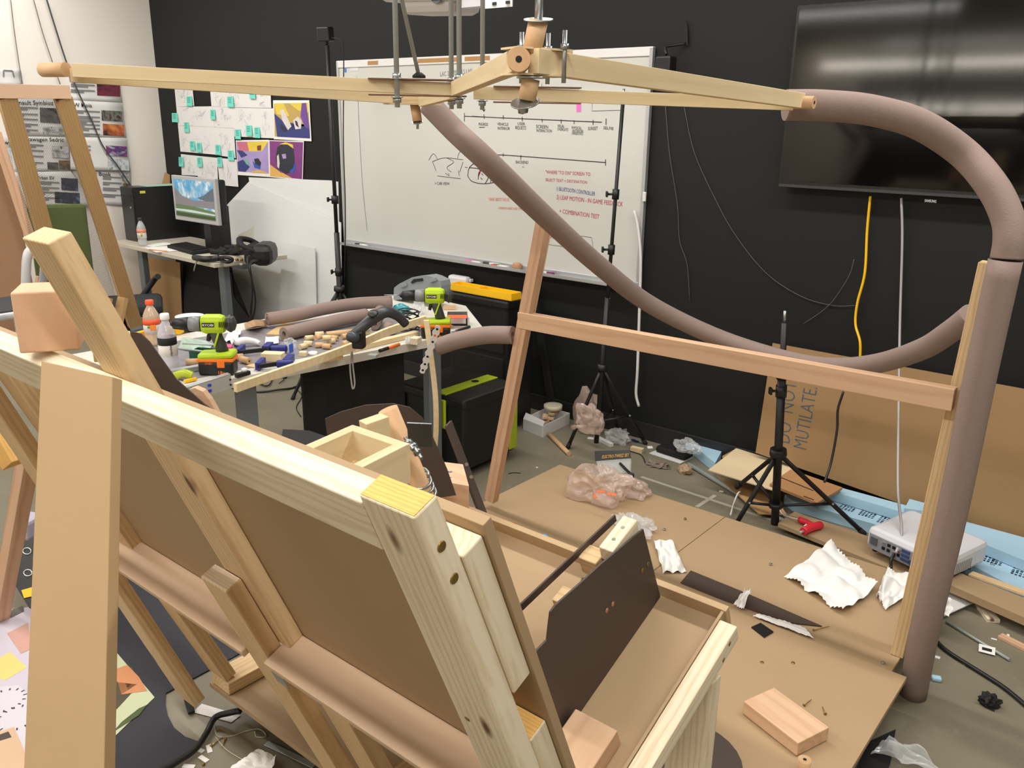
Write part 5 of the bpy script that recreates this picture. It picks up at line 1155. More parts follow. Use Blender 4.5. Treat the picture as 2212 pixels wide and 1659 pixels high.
# ================================================================== rolling tool chest and black crates by the wall
tc_ = thing('tool_chest', 'tall black plastic tool chest with a long yellow tray on top', 'tool chest', (-3.08, 3.6, 0))
TB = mat('chest_black', (19, 20, 20), .5)
box('cabinet', (-3.14, 3.66, .39), (.44, .24, .70), TB, tc_, bev=.012)
box('lid', (-3.14, 3.66, .75), (.46, .26, .05), TB, tc_, bev=.012)
for z in (.2, .37, .54): box('drawer_front', (-3.14, 3.538, z), (.40, .01, .14), mat('drawer_black', (27, 28, 28), .45), tc_, bev=.004)
yt = box('tray_base', (-3.12, 3.58, .784), (.46, .085, .006), YELLOW, tc_)
for dx, dy, sx, sy in ((0, -.042, .46, .005), (0, .042, .46, .005), (-.23, 0, .005, .085), (.23, 0, .005, .085), (-.02, 0, .004, .08)):
    box('tray_wall', (-3.12+dx, 3.58+dy, .803), (sx, sy, .036), YELLOW, tc_)
lc = thing('tool_box', 'low black tool box with lime green lid strip and latches', 'tool box', (-2.86, 3.08, 0))
zt_ = .42
box('body', (-2.87, 3.08, .225), (.46, .40, .35), TB, lc, bev=.014)
ld = box('lid', (-2.87, 3.08, .40), (.48, .42, .05), TB, lc, bev=.014)
LIM2 = mat('lime_dim', (168, 186, 30), .45)
box('lid_strip', (-2.80, 3.08, .427), (.075, .40, .008), LIM2, ld, bev=.003); cyl('strip_hole', (-2.80, 3.14, .4315), (-2.80, 3.14, .433), .02, BLACKM, ld, 16)
for y in (3.08,): box('latch', (-2.80, 2.866, .33), (.10, .014, .15), LIM2, lc, bev=.006)
box('latch', (-3.07, 2.868, .32), (.05, .012, .12), LIM2, lc, bev=.005)
box('latch', (-2.63, 3.25, .2), (.012, .06, .26), LIM2, lc, bev=.005)
tube('handle', [(-3.08, 2.86, .3), (-3.07, 2.80, .2), (-2.85, 2.72, .06), (-2.72, 2.72, .05)], .012, STEELD, lc, 8, 5)
for x in (-3.03, -2.71): cyl('wheel', (x, 3.22, .05), (x+.04, 3.22, .05), .05, RUBBER, lc, 16)
box('floor_skid', (-2.87, 2.93, .024), (.4, .05, .048), TB, lc)
bl = thing('tool_box', 'small dark blue case with red latch on the floor under the bench', 'case', aZ(905, 945, 0)); pb_ = aZ(905, 950, 0)
box('body', pb_+V(0, .06, .11), (.16, .2, .22), mat('case_blue', (24, 46, 66), .5), bl, rot=R3(.6), bev=.012); box('latch', aD(898, 898, (pb_-CAM).dot(FWD)-.1), (.04, .012, .02), mat('latch_red', (214, 50, 44), .5), bl, rot=R3(.6), bev=.003)
sb = thing('slanted_leg', 'black slanted steel leg of a folded stand behind the chest', 'stand', aZ(1182, 905, 0)); _f = V(-2.885, 3.955, .012); beam('leg', V(-3.08, 3.965, .80), _f, .02, .045, BLACKM, sb); beam('foot_plate', _f-V(.03, 0, .009), _f+V(.03, 0, -.009), .03, .006, BLACKM, sb)
# ================================================================== extra parts in front of the seat back
wbx = thing('wooden_box_frame', 'open pale wood box frame fixed behind the seat top rail', 'box', aZ(760, 960, 1.10))
zb = 1.168
c4 = [aZ(640, 970, zb), aZ(762, 917, zb), aZ(884, 958, zb), aZ(738, 1013, zb)]
c4[3] = c4[0]+c4[2]-c4[1]
for i in range(4):
    a, b = c4[i], c4[(i+1) % 4]; inn = ((c4[0]+c4[2])/2-(a+b)/2); inn = inn.normalized()*.011
    e__ = (b-a).normalized()*(.0 if i % 2 else .0)
    beam('side', a+inn+V(0, 0, -.038-.0004*(i % 2))+e__, b+inn+V(0, 0, -.038-.0004*(i % 2))-e__, .0225, .076, CLEAR, wbx, bev=.001)
beam('rear_block', aD(786, 935, 1.66), aD(834, 918, 1.69), .03, .045, CLEAR, wbx)
bc_ = (c4[0]+c4[2])/2; beam('support', (bc_.x-.05, bc_.y+.26, .66), (bc_.x-.05, bc_.y+.03, zb-.07), .038, .06, PINE2, wbx)
lathe('screw', [(.001, 0), (.003, .001)], (c4[1]+c4[2])/2+V(0, -.012, -.02), STEEL, wbx, axis=(.3, -1, 0), seg=8)
lv = thing('lever_stick', 'thick round wooden lever with steel plate, bolts and coil spring', 'lever', aD(905, 1040, 1.78))
p0, p1 = aD(838, 884, 1.72), aD(902, 1036, 1.76); ax = (p1-p0).normalized()
cyl('stick', p0, p0+ax*((p0.z-.70)/-ax.z), .0205, DOWEL, lv, 28)
pm_ = aD(892, 945, 1.70)
box('plate', pm_+V(.0, .02, 0), (.05, .004, .055), mat('dark_zinc', (92, 98, 102), .3, metal=.8), lv, rot=R3(.6, .2))
for a, b in ((875, 946), (885, 953), (893, 965)):
    q = aD(a, b, 1.66); cyl('bolt', q, q+V(.035, -.012, -.012), .004, STEEL, lv, 8); lathe('nut', [(.009, 0), (.009, .008)], q+V(.012, -.004, -.004), STEEL, lv, axis=(.9, -.3, -.3), seg=6)
pts = []
for i in range(50):
    an = i*.42; c_ = p1+ax*(-.01+.0009*i); pts.append(c_+CR*(.027*math.cos(an))+V(0, 0, .012*math.sin(an))+CB*(.02*math.sin(an)))
bm = bmesh.new(); bm_tube(bm, pts, .0035, 8); fin('spring', bm, STEEL, lv)
def cut(name, pts, d, n, m, label, th=.004, cat='board'):
    c = aD(*pts[0], d); P = [aP(a, b, c, n) for a, b in pts]; o = plate(name, P, th, m, None); return tag(o, label, cat)
hN = V(-FWD.x, -FWD.y, .05).normalized()
cut('hardboard_arc', [(702, 905), (735, 890), (790, 875), (850, 872), (885, 880), (912, 903), (935, 945), (965, 1012), (985, 1070), (950, 1075), (880, 1040), (800, 1000), (712, 980)], 1.95, hN, HARD, 'dark brown hardboard cheek with arched top beyond the box frame')
cut('hardboard_round', [(268, 735), (276, 722), (288, 717), (304, 721), (322, 738), (380, 819), (440, 872), (486, 905), (470, 930), (300, 900)], 1.62, hN, HARD, 'dark brown hardboard with rounded top beside the tall middle post')
cut('wood_rib', [(409, 842), (420, 838), (438, 846), (452, 864), (474, 903), (450, 910), (430, 880)], 1.68, hN, FIR2, 'curved pink wood rib behind the rounded hardboard', .02, 'rib')
cut('black_card', [(606, 960), (611, 927), (668, 930), (712, 945), (720, 990), (640, 985)], 2.3, V(-.2, -.6, .7).normalized(), BLACKM, 'black card lying beyond the seat back rail')
t = thing('hardboard_edge_strip', 'thin brown hardboard strip standing edge on beside the marked pink block', 'board', T(-.6, .6, LT))
a, b = aD(968, 914, 2.24), aD(1046, 1118, 2.26); beam('strip', a, b, .008, .09, HARD, t, up=(FWD+V(.10, .05, 0)))
for a, b in ((1008, 1003), (1018, 1030)): lathe('screw', [(.001, 0), (.005, .001)], aD(a, b, 2.17), STEEL, t, axis=-FWD, seg=8)
P = [aZ(a, b, .885) for a, b in ((932, 1036), (960, 998), (1000, 1003), (1013, 1050))]
t = thing('wood_block', 'pink angled wood block with two blue pen marks', 'block', P[0]-V(0, 0, .07))
bm = bmesh.new(); va_ = [bm.verts.new(p) for p in P]; vb_ = [bm.verts.new(p-V(0, 0, .06)) for p in P]; bm.faces.new(va_); bm.faces.new(vb_[::-1])
for i in range(4): bm.faces.new((va_[i], vb_[i], vb_[(i+1) % 4], va_[(i+1) % 4]))
fin('body', bm, FIR2, t)
strokes('pen_marks', [[aZ(a, b, .8856) for a, b in L] for L in (((965, 1017), (972, 1020), (976, 1018)), ((959, 1026), (966, 1032), (975, 1031)))], .004, (0, 0, 1), INKB, t, 4)
# ================================================================== light stands
def stand(label, foot, top, legs, hub_h, col_r=.013, clamps=(), tilt=None, cats='stand', spike=True):
    foot, top = Vector(foot), Vector(top); ax = (top-foot).normalized(); L_ = (top-foot).length
    t = thing('light_stand', label, cats, (foot.x, foot.y, 0))
    cyl('lower_tube', foot+ax*.03, foot+ax*min(L_, .95*hub_h+.42), col_r*1.15, BLACK, t, 14)
    cyl('upper_tube', foot+ax*(hub_h+.2), top, col_r*.8, BLACK, t, 12)
    lathe('hub', [(col_r*2.2, 0), (col_r*2.4, .01), (col_r*2.2, .035)], foot+ax*hub_h, BLACK, t, axis=ax)
    lathe('lower_hub', [(col_r*1.9, 0), (col_r*2.0, .02)], foot+ax*(hub_h*.32), BLACK, t, axis=ax)
    for e_ in legs:
        e_ = Vector(e_); h_ = foot+ax*(hub_h+.015)
        lg = tube('leg', [h_, h_+(e_-h_)*.5, e_], .0105, BLACK, t, 8, 2)
        m_ = h_+(e_-h_)*.62; cyl('brace', foot+ax*(hub_h*.34), m_, .007, BLACK, lg, 8)
        cyl('rivet', m_-FWD*.006, m_-FWD*.013, .005, STEEL, lg, 8)
        lathe('rubber_foot', [(.012, -.002), (.013, .03), (.011, .035)], e_-(e_-h_).normalized()*.03, RUBBER, lg, axis=(e_-h_).normalized())
    for c_ in clamps:
        p = foot+ax*c_; k_ = cyl('clamp', p-ax*.025, p+ax*.025, col_r*1.5, BLACK, t, 14); kb_ = cyl('knob', p, p-CR*.04, .006, BLACK, k_, 8); box('knob_wing', p-CR*.045, (.012, .03, .03), BLACK, k_, rot=R3(.65), bev=.004)
    if spike: cyl('spigot', top, top+ax*.05, .006, STEEL, t, 10)
    return t
f1 = V(-4.42, 3.6, 0)
stand('tall black light stand left of the whiteboard', f1, aY(707, 98, 3.6), [aZ(632, 862, .004), V(-4.75, 3.35, .004), V(-4.15, 3.85, .004)], .62, .016, (1.22, .75), spike=False)
sn = thing('tracking_sensor', 'black cube tracking sensor on top of the tall left stand', 'sensor', aY(703, 92, 3.6))
box('housing', aY(703, 74, 3.6), (.085, .07, .085), BLACK, sn, rot=R3(.35, .1), bev=.008); cyl('mount', aY(706.8, 96.5, 3.6), aY(704, 86, 3.6), .01, BLACK, sn, 10)
tube('cable', [aY(716, 82, 3.6), aY(735, 86, 3.62), aY(742, 110, 3.63), aY(742, 200, 3.66), aY(742, 320, 3.66), aY(746, 450, 3.66), aY(744, 620, 3.64)], .0035, BLACK, sn, 6, 6)
stand('slim black light stand in front of the whiteboard right side', V(-2.40, 3.70, 0), aY(1346, 215, 3.72), [aZ(1226, 968, .004), V(-2.22, 3.93, .004), V(-2.42, 3.96, .004)], .45, .012, (1.38, 1.1))
s3 = aZ(1673, 1118, 0); s3 = V(-1.24, 3.40, 0)
stand('short black tripod stand in front of the cardboard sheet', s3, V(-1.275, 3.33, .955), [aZ(1592, 1052, .118), V(-1.375, 3.365-.12, .004), V(-.92, 3.62, .004)], .36, .0155, (.66, .74))
# ================================================================== cardboard sheet with warning
cs = thing('cardboard_sheet', 'big brown cardboard sheet marked DO NOT MUTILATE leaning on wall', 'cardboard', (-1.0, 3.9, .1))
cN = V(0, -1, .14).normalized(); cP = (0, 3.955, .72)
cq = lambda a, b, off=0: aP(a, b, V(*cP)+cN*off, cN)
plate('sheet', [cq(1669, 741), cq(2300, 856), cq(2290, 1250), (cq(1980, 1100)), cq(1632, 978)], .006, mat('kraft_board', (154, 122, 82), .8, var=.06, vscale=5), cs)
BLP = mat('marker_blue_grey', (70, 88, 104), .7)
tspan('lettering', 'DO', cq(1706, 958, .001), cq(1711, 915, .001), .07, cq(1680, 900)-cq(1710, 900), BLP, cs, -.012)
tspan('lettering', 'NOT', cq(1713, 893, .001), cq(1722, 826, .001), .07, cq(1680, 900)-cq(1710, 900), BLP, cs, -.012)
tspan('lettering', 'MUTILATE.', cq(1742, 972, .001), cq(1766, 838, .001), .068, cq(1720, 900)-cq(1750, 900), BLP, cs, -.012)
# ================================================================== boxes and boards on the floor by the wall
BLUEF = mat('blue_foam_board', (172, 208, 228), .7, bump=.2, bscale=150)
def slab(name, pts, z, th, m, label, cat, group=None, ymax=3.985):
    P = [aZ(a, b, z) for a, b in pts]
    for p in P: p.y = min(p.y, ymax)
    t = thing(name, label, cat, P[0]-V(0, 0, z), group)
    bm = bmesh.new(); a_ = [bm.verts.new(p) for p in P]; b_ = [bm.verts.new(p-V(0, 0, th)) for p in P]; k = len(P)
    f1_ = bm.faces.new(a_); f2_ = bm.faces.new(b_[::-1])
    for i in range(k): bm.faces.new((a_[i], b_[i], b_[(i+1) % k], a_[(i+1) % k]))
    bmesh.ops.triangulate(bm, faces=[f1_, f2_]); fin('slab', bm, m, t); return t
slab('foam_insulation_board', [(1700, 1000), (2010, 1075), (2250, 1165), (2250, 1226), (1985, 1117), (1820, 1068), (1695, 1032)], .10, .045, BLUEF, 'long plain blue foam board against the leaning cardboard', 'foam board', None, 3.83)
fb = slab('foam_insulation_board', [(1695, 1068), (1822, 1069), (1985, 1119), (2250, 1230), (2250, 1300), (2060, 1200), (1888, 1132), (1712, 1082)], .052, .05, BLUEF, 'blue foam board printed with black lettering near the projector', 'foam board')
PRT = mat('print_black', (36, 52, 70), .7)
def print_block(par, px, py, rows, w_, h_, z, an=.06):
    o = aZ(px, py, z); rnd_ = random.Random(px); L_ = []
    for i in range(rows):
        for s in range(7):
            u0 = s/7+rnd_.uniform(0, .03); u1 = min(1, u0+rnd_.uniform(.06, .12))
            L_.append([o+V(w_*i/rows, h_*u0, 0), o+V(w_*i/rows, h_*u1, 0)])
    strokes('printed_text', L_, .009, (0, 0, 1), PRT, par)
for a, b in ((1812, 1098), (1855, 1112), (1895, 1128)): print_block(fb, a, b, 5, .07, .12, .0526)
tspan('lettering', 'STYROFOAM', aZ(2148, 1222, .0526), aZ(2160, 1190, .0526), .016, (-1, 0, 0), PRT, fb, .01)
for a, b in ((2085, 1196), (2125, 1212), (2185, 1240)): print_block(fb, a, b, 5, .07, .13, .0526)
fb2 = slab('foam_insulation_block', [(1954, 1098), (1977, 1064), (2081, 1092), (2078, 1114)], .135, .034, BLUEF, 'small blue foam block lying on top of the long blue board', 'foam board', None, 3.83)
slab('foam_insulation_board', [(1490, 957), (1508, 940), (1580, 962), (1545, 1000)], .055, .053, BLUEF, 'small blue foam offcut beside the black tray on floor', 'foam board')
slab('white_board_sheet', [(2078, 1238), (2250, 1330), (2250, 1352), (2062, 1258)], .008, .006, WHITE, 'white plastic sheets lying under the printed blue board', 'sheet')
slab('fibreboard_plank', [(1681, 1130), (1716, 1105), (1880, 1160), (2040, 1225), (2000, 1260)], .05, .018, MDF, 'tan fibreboard plank under the red glue gun', 'plank')
slab('fibreboard_plank', [(2040, 1258), (2075, 1238), (2260, 1310), (2260, 1355)], .075, .03, MDF, 'long tan fibreboard plank on the floor right of the projector', 'plank')
slab('timber_strip', [(2092, 1240), (2102, 1234), (2260, 1290), (2260, 1302)], .082, .007, PINE2, 'thin pale strip lying on the long tan plank', 'strip')
slab('cream_board', [(1530, 1015), (1590, 968), (1720, 1008), (1668, 1058)], .114, .005, mat('cream_card', (228, 206, 166), .6), 'cream coloured board lying over cardboard beside the tripod', 'board')
slab('cardboard_flap', [(1565, 1000), (1560, 985), (1600, 962), (1640, 978), (1610, 1000)], .08, .004, CARD, 'torn brown cardboard flap behind the cream board', 'cardboard')
slab('cardboard_sheet', [(1548, 1028), (1672, 1068), (1700, 1112), (1640, 1110)], .028, .004, CARD, 'brown cardboard sheet under the cream board', 'cardboard')
sp = slab('slotted_panel', [(1663, 1045), (1708, 1014), (1820, 1053), (1765, 1086)], .128, .012, mat('slotted_brown', (178, 132, 86), .7), 'brown slotted panel leaning on the printed blue foam', 'panel')
for a, b in (((1688, 1032), (1757, 1060)), ((1736, 1072), (1758, 1080))): beam('slot', aZ(*a, .1285), aZ(*b, .1285), .006, .001, BLACKM, sp)
sl = cyl('floor_pipe', aZ(1488, 1003, .012), aZ(1700, 1130, .012), .011, STEELD, None, 10); tag(sl, 'dark steel pipe lying on the concrete beside the cardboard', 'pipe')
# black tray thing
bt_ = thing('black_tray', 'flat black padded case lying on white card by the wall', 'case', aZ(1458, 965, 0)); p = aZ(1458, 962, .06); p.y = min(p.y, 3.9); p.z = .02
box('pad', p+V(0, 0, .005), (.19, .09, .035), BLACKM, bt_, rot=R3(-.08), bev=.012); box('card', p+V(-.01, -.02, -.016), (.2, .12, .004), WHITE, bt_, rot=R3(-.08))
# white open carton with bits
wb_ = thing('white_carton', 'shallow white open carton of wood scraps and tape', 'carton', aZ(1172, 943, 0))
a, b, c_ = aZ(1130, 928, 0), aZ(1172, 945, 0), aZ(1234, 914, 0); d_ = a+c_-b
for q in (a, b, c_, d_): q.y = min(q.y, 3.915)
for s, e_ in ((a, b), (b, c_), (c_, d_), (d_, a)): beam('side', s+V(0, 0, .035), e_+V(0, 0, .035), .004, .07, WHITE, wb_)
plate('bottom', [p+V(0, 0, .003) for p in (a, b, c_, d_)], .002, WHITE, wb_, away=True)
plate('flap', [a+V(0, 0, .07), b+V(0, 0, .07), (b+V(0, 0, .10))*.94+c_*.06, (a+V(0, 0, .11))*.9+d_*.1], .002, WHITE, wb_)
mid = (a+c_)/2
rnd = random.Random(2)
for k in range(6):
    p = mid+V(rnd.uniform(-.02, .02), rnd.uniform(-.05, .05), .014+.0135*k); an = rnd.uniform(0, 3)
    o = box('wood_chip', p, (.07, .03, .012), PINE2 if k % 2 else FIR2, None, rot=R3(an)); tag(o, 'small wood scrap inside the white carton', 'wood', 'scraps in the white carton')
tr = thing('tape_roll', 'cream masking tape roll lying in the white carton', 'tape roll', mid+V(0, 0, .06)); lathe('roll', [(.038, 0), (.055, 0), (.055, .024), (.038, .024)], mid+V(-.0, .06, .098), mat('tape_cream', (220, 210, 184), .6), tr, seg=28)
# shopping bag by the wall
def bag(name, pts, label, m, parent=None): pass
bg = thing('shopping_bag', 'upright crumpled pink plastic shopping bag by the black wall', 'bag', aZ(1270, 930, 0))
blob('bag_body', aZ(1268, 932, .004), (.085, .06, .16), 2, BAGP, bg, 4, .28, 1.3)
blob('bag_top', aZ(1268, 932, .16)+V(.01, 0, 0), (.08, .05, .10), 5, BAGP, bg, 4, .5, 1.4)
tube('bag_handle', [aZ(1240, 925, .2), aZ(1238, 922, .29), aZ(1262, 922, .31), aZ(1272, 925, .22)], .01, BAGP, bg, 6, 5)
# plastic bag with package on the platform
PT = PZ-.003
pb = thing('plastic_bag', 'crumpled pink shopping bag with orange print lying on the platform', 'bag', aZ(1300, 1070, PT))
blob('bag_body', aZ(1300, 1075, PT), (.13, .095, .10), 4, BAGP, pb, 5, .5, 1.35, rot=.4)
blob('bag_fold', aZ(1365, 1065, PT), (.085, .06, .04), 7, BAGP, pb, 4, .5, 1.5)
ORP = mat('orange_print', (236, 110, 60), .6)
for a, b, s_, rz in ((1298, 1062, (.035, .012, .003), .6), (1285, 1072, (.03, .012, .003), -.6), (1322, 1068, (.04, .014, .003), .3)):
    box('orange_print', aZ(a, b, PT+.085), s_, ORP, pb, rot=R3(rz, .6), bev=.001)
o = blob('plastic_bag', aZ(1372, 1142, PT), (.10, .055, .03), 12, CLEARP, None, 4, .6, 1.8, rot=-.4); tag(o, 'clear crinkled film lying in front of the pink bag on platform', 'bag')
pkg = thing('tool_package', 'clear package with a black header card stuck in the pink bag', 'package', aZ(1322, 1030, PT))
pq = lambda a, b: aP(a, b, aZ(1320, 1012, PT+.075), V(-.1, -.75, .7).normalized())
plate('header_card', [pq(1284, 974), pq(1360, 972), pq(1363, 990), pq(1286, 996)], .003, BLACK, pkg)
tspan('lettering', 'ELECTRO-TWEEZ SET', pq(1300, 990)-FWD*.004, pq(1358, 986)-FWD*.004, .016, pq(1306, 975)-pq(1306, 988), mat('print_gold', (196, 150, 60), .5), pkg, .01)
plate('blister', [pq(1288, 996), pq(1362, 990), pq(1360, 1020), pq(1296, 1026)], .012, CLEARP, pkg)
beam('tool_shaft', pq(1338, 1000)-FWD*.012, pq(1362, 1024)-FWD*.012, .010, .010, BLACK, pkg); box('tool_head', pq(1362, 1026)-FWD*.012, (.03, .02, .02), mat('tool_dark', (30, 34, 48), .5), pkg, rot=R3(.4), bev=.006)
# ================================================================== floor litter near the wall
def lit(name, px, py, s, m, label, rz=0, z=0, cat='scrap', bev=.001, tilt=0):
    o = box(name, aZ(px, py, z)+V(0, 0, s[2]/2+.0005), s, m, None, rot=R3(rz, tilt), bev=bev); return tag(o, label, cat)
t = thing('dowel_rod', 'tan dowel rod lying on concrete by the slim stand foot', 'dowel', aZ(1222, 953, 0)); dowel('rod', aZ(1186, 938, .013), aZ(1229, 980, .013), .0125, t, DOWEL, False)
beamw = beam('white_bar', aZ(1286, 944, .012), aZ(1322, 962, .012), .025, .022, WHITE, None); tag(beamw, 'white plastic bar lying on concrete by the shopping bag', 'bar')
o = blob('plastic_bag', aZ(1335, 955, 0), (.07, .05, .05), 15, CLEARP, None, 3, .5, 2.6); tag(o, 'clear plastic bag lying by the wall under the strap', 'bag')
o = blob('plastic_bag', V(-1.93, 3.86, .057), (.07, .05, .04), 19, CLEARP, None, 4, .5, 1.6); tag(o, 'clear plastic bag draped over the small blue offcut', 'bag')
lit('wood_chip', 1376, 976, (.07, .03, .025), CLEAR, 'pale wood chip with cut corner on the concrete', .1, cat='wood')
lit('paper_scrap', 1276, 947, (.035, .03, .001), PAPER, 'white paper scrap beside the white bar', .4)
lit('paper_scrap', 1315, 960, (.04, .02, .001), PAPER, 'white paper scrap below the clear bag by the wall', .1)
lit('paper_scrap', 1404, 968, (.03, .02, .006), PAPER, 'curled white paper scrap near the wood chip', .8, tilt=.3)
lit('paper_scrap', 1558, 1062, (.02, .015, .001), PAPER, 'tiny white paper scrap beside the steel pipe', .3)
lit('blue_tag', 1372, 953, (.05, .02, .004), mat('tag_navy', (34, 44, 96), .5), 'navy blue strip lying at the wall base', -.3)
lit('paper_scrap', 1160, 1010, (.012, .01, .001), PAPER, 'tiny white chip on open concrete left of the platform', .3)
lit('green_box', 1000, 968, (.05, .035, .02), mat('green_box', (16, 84, 56), .5), 'little green box on the floor beside the frame post', .3, bev=.002, cat='box')
w2 = tube('twig_wire', [aZ(1357, 973, .004), aZ(1385, 983, .004), aZ(1394, 1000, .004)], .0025, BLACKM, None, 5, 4); tag(w2, 'short dark wire on concrete above the pink bag', 'wire')
w2 = tube('twig_wire', [aZ(1098, 1023, .003), aZ(1110, 1021, .003), aZ(1125, 1022, .003)], .002, BLACKM, None, 5, 3); tag(w2, 'short dark wire left of the platform corner', 'wire')
o = blob('nail_packet', aZ(1420, 1006, 0), (.06, .04, .015), 21, mat('rusty_nails', (126, 112, 100), .5), None, 3, .6, 4); tag(o, 'small packet of brown nails on the concrete', 'packet')
o = blob('tape_bundle', aZ(1480, 1022, 0), (.035, .03, .03), 23, mat('tan_bundle', (176, 146, 116), .6), None, 3, .3, 2); tag(o, 'small tan wrapped bundle beside the pipe end', 'bundle')
# cables and bags under the bench
cbl = thing('cable_coil', 'loop of black cable lying on the floor under the bench', 'cable', aZ(575, 815, 0))
cc_ = aZ(580, 822, .006); pts = [cc_+V(.26*math.cos(an_*.35), .26*math.sin(an_*.35), .004*(an_ % 3)) for an_ in range(20)]
bm = bmesh.new(); bm_tube(bm, spline(pts, 3), .007, 6); fin('cable', bm, BLACK, cbl)
pts = [cc_+V(.12*math.cos(i*1.3)+.02*math.sin(i), .10*math.sin(i*1.1), .004) for i in range(12)]
bm = bmesh.new(); bm_tube(bm, spline(pts, 5), .003, 5); fin('thin_wire', bm, BLACKM, cbl)
o = blob('foil_bag', aZ(690, 868, 0), (.12, .08, .04), 31, mat('blue_foil', (110, 130, 160), .15, metal=.6), None, 4, .5, 3); tag(o, 'crinkled blue silver foil bag on the floor under the bench', 'bag')
cable('floor_wire', [aZ(640, 840, .004), aZ(652, 855, .004), aZ(640, 880, .004), aZ(650, 900, .004)], .003, BLACKM, 'thin black wire curling on floor near the foil bag', 5)
# ================================================================== projector on the planks
pj = thing('projector', 'white tabletop projector showing its rear connector panel', 'projector', (-.65, 3.35, .06))
pA, pB = aZ(1868, 1178, .085), aZ(2036, 1258, .085)          # rear panel base, left to right
pex = (pB-pA); pex.z = 0; pw_ = pex.length; pex.normalize(); pey = V(-pex.y, pex.x, 0)
PM_ = basis(pA, pex, pey)
PWH = mat('projector_white', (222, 222, 226), .35); PGR = mat('projector_panel', (150, 152, 158), .45)
bm = bmesh.new(); bm_box(bm, (pw_/2, .145, .045), (pw_, .29, .095), None, .02)
for v in bm.verts:
    if v.co.z > .05: v.co.z -= .10*(.125-v.co.y)*.4
fin('body', bm, PWH, pj, PM_, center=False)
def pjb(name, c, s, m, bev=0, par=pj):
    bm = bmesh.new(); bm_box(bm, c, s, None, bev); return fin(name, bm, m, par, PM_, center=False)
bpn = pjb('rear_panel', (pw_*.48, -.001, .034), (pw_*.86, .006, .062), PGR)
pjb('power_inlet', (.04, -.005, .04), (.03, .006, .03), mat('inlet_dark', (90, 92, 96), .5), 0, bpn)
for i in range(4):
    for j, col in enumerate(('socket_green', 'socket_white')):
        o = pjb('port', (.085+.022*i, -.005, .05-.022*j), (.013, .006, .012), BLACK if (i+j) % 3 else mat('port_metal', (190, 190, 180), .3, metal=.7), .001, bpn)
for i in range(3): pjb('vga_port', (.18+.0*i, -.005, .056-.018*i), (.035, .006, .012), mat('vga_blue', (60, 76, 120), .5), .001, bpn)
pjb('vga_port', (.22, -.005, .02), (.04, .006, .022), mat('vga_blue', (60, 76, 120), .5), .001, bpn)
pjb('lens_recess', (pw_*.62, .24, .088), (.11, .08, .014), mat('recess_grey', (170, 170, 176), .4), .004)
pjb('lens_window', (pw_*.62, .25, .098), (.045, .02, .004), BLACK)
for i in range(9): pjb('side_vent', (pw_+.0005, .08+.012*i, .035), (.003, .005, .04), mat('vent_grey', (150, 150, 152), .5))
for x_, y_ in ((.03, .03), (pw_-.03, .03), (.03, .22), (pw_-.03, .22)):
    bm = bmesh.new(); bm_cyl(bm, (x_, y_, -.018), (x_, y_, .002), .012, 12); fin('foot', bm, BLACK, pj, PM_, center=False)
tspan('lettering', 'EPSON', PM_ @ V(pw_*.55, .12, .0935), PM_ @ V(pw_*.78, .12, .0935), .017, pey, mat('logo_grey', (96, 98, 104), .5), pj, .01)
cable('power_cable', [aZ(1935, 1190, .12), aZ(1925, 1210, .09), aZ(1925, 1228, .075)], .006, BLACK, 'short black plug lead dangling from the projector panel', 5)
# glue gun
gg = thing('glue_gun', 'red hot glue gun with white cord lying on the tan plank', 'glue gun', aZ(1755, 1138, .052)); RED = mat('glue_red', (226, 44, 62), .4)
g_ = lambda a, b, z=.07: aZ(a, b, z)
tube('barrel', [g_(1735, 1148), g_(1752, 1140), g_(1773, 1134)], .017, RED, gg, 12, 4); tube('handle', [g_(1757, 1136), g_(1742, 1128), g_(1726, 1122)], .013, RED, gg, 12, 4)
cyl('nozzle', g_(1735, 1148), g_(1727, 1151), .006, STEELD, gg, 10); tube('stand_loop', [g_(1766, 1130), g_(1774, 1140, .06), g_(1775, 1132)], .004, RED, gg, 6, 4); beam('trigger', g_(1744, 1134), g_(1738, 1138, .06), .01, .012, WHITE, gg)
tube('cord', [g_(1726, 1122), g_(1705, 1117, .06), g_(1690, 1110, .04), g_(1680, 1095, .03)], .003, WHITE, gg, 6, 5)
cable('extension_cable', [aZ(1600, 1062, .04), aZ(1594, 1066, .04), aZ(1586, 1085, .02), aZ(1578, 1112, .02)], .004, WHITE, 'white cord lying between the pipe and the platform', 5)
# ================================================================== papers and bits on the platform
PF = PZ-.003; PN = PZ+.003
def psheet(pts, amp, label, zig=0, z=PF, seed=1, n=14, m=PAPER):
    o = sheet('paper_sheet', [aZ(a, b, z+dz) for a, b, dz in pts], n, amp, m, None, seed, zig); return tag(o, label, 'paper')
psheet([(1692, 1248, 0), (1818, 1332, 0), (1895, 1268, .02), (1796, 1172, .01)], .032, 'crumpled white saw edged paper in front of the projector', .03, seed=3, n=32)
psheet([(1893, 1290, .004), (1912, 1320, .004), (1985, 1268, .02), (1918, 1226, .02)], .026, 'second crumpled white paper lying against the foam post', .03, seed=5, n=30)
psheet([(2005, 1290, .03), (2036, 1336, -.04), (2050, 1300, .0), (2030, 1268, .02)], .02, 'torn white paper strip hanging off the platform right edge', .06, seed=7, n=10)
psheet([(1432, 1240, 0), (1482, 1238, 0), (1452, 1168, .01), (1412, 1172, .01)], .02, 'curled white paper beside the arm rest', 0, seed=8)
psheet([(1583, 1308, .008), (1606, 1318, .008), (1624, 1276, .03), (1610, 1276, .035)], .012, 'small saw edged white paper standing on the dark strip', .06, seed=9, n=10)
psheet([(1626, 1332, .008), (1757, 1380, .008), (1738, 1356, .010), (1640, 1326, .010)], .003, 'long torn white paper along the platform seam', .2, seed=10, n=18)
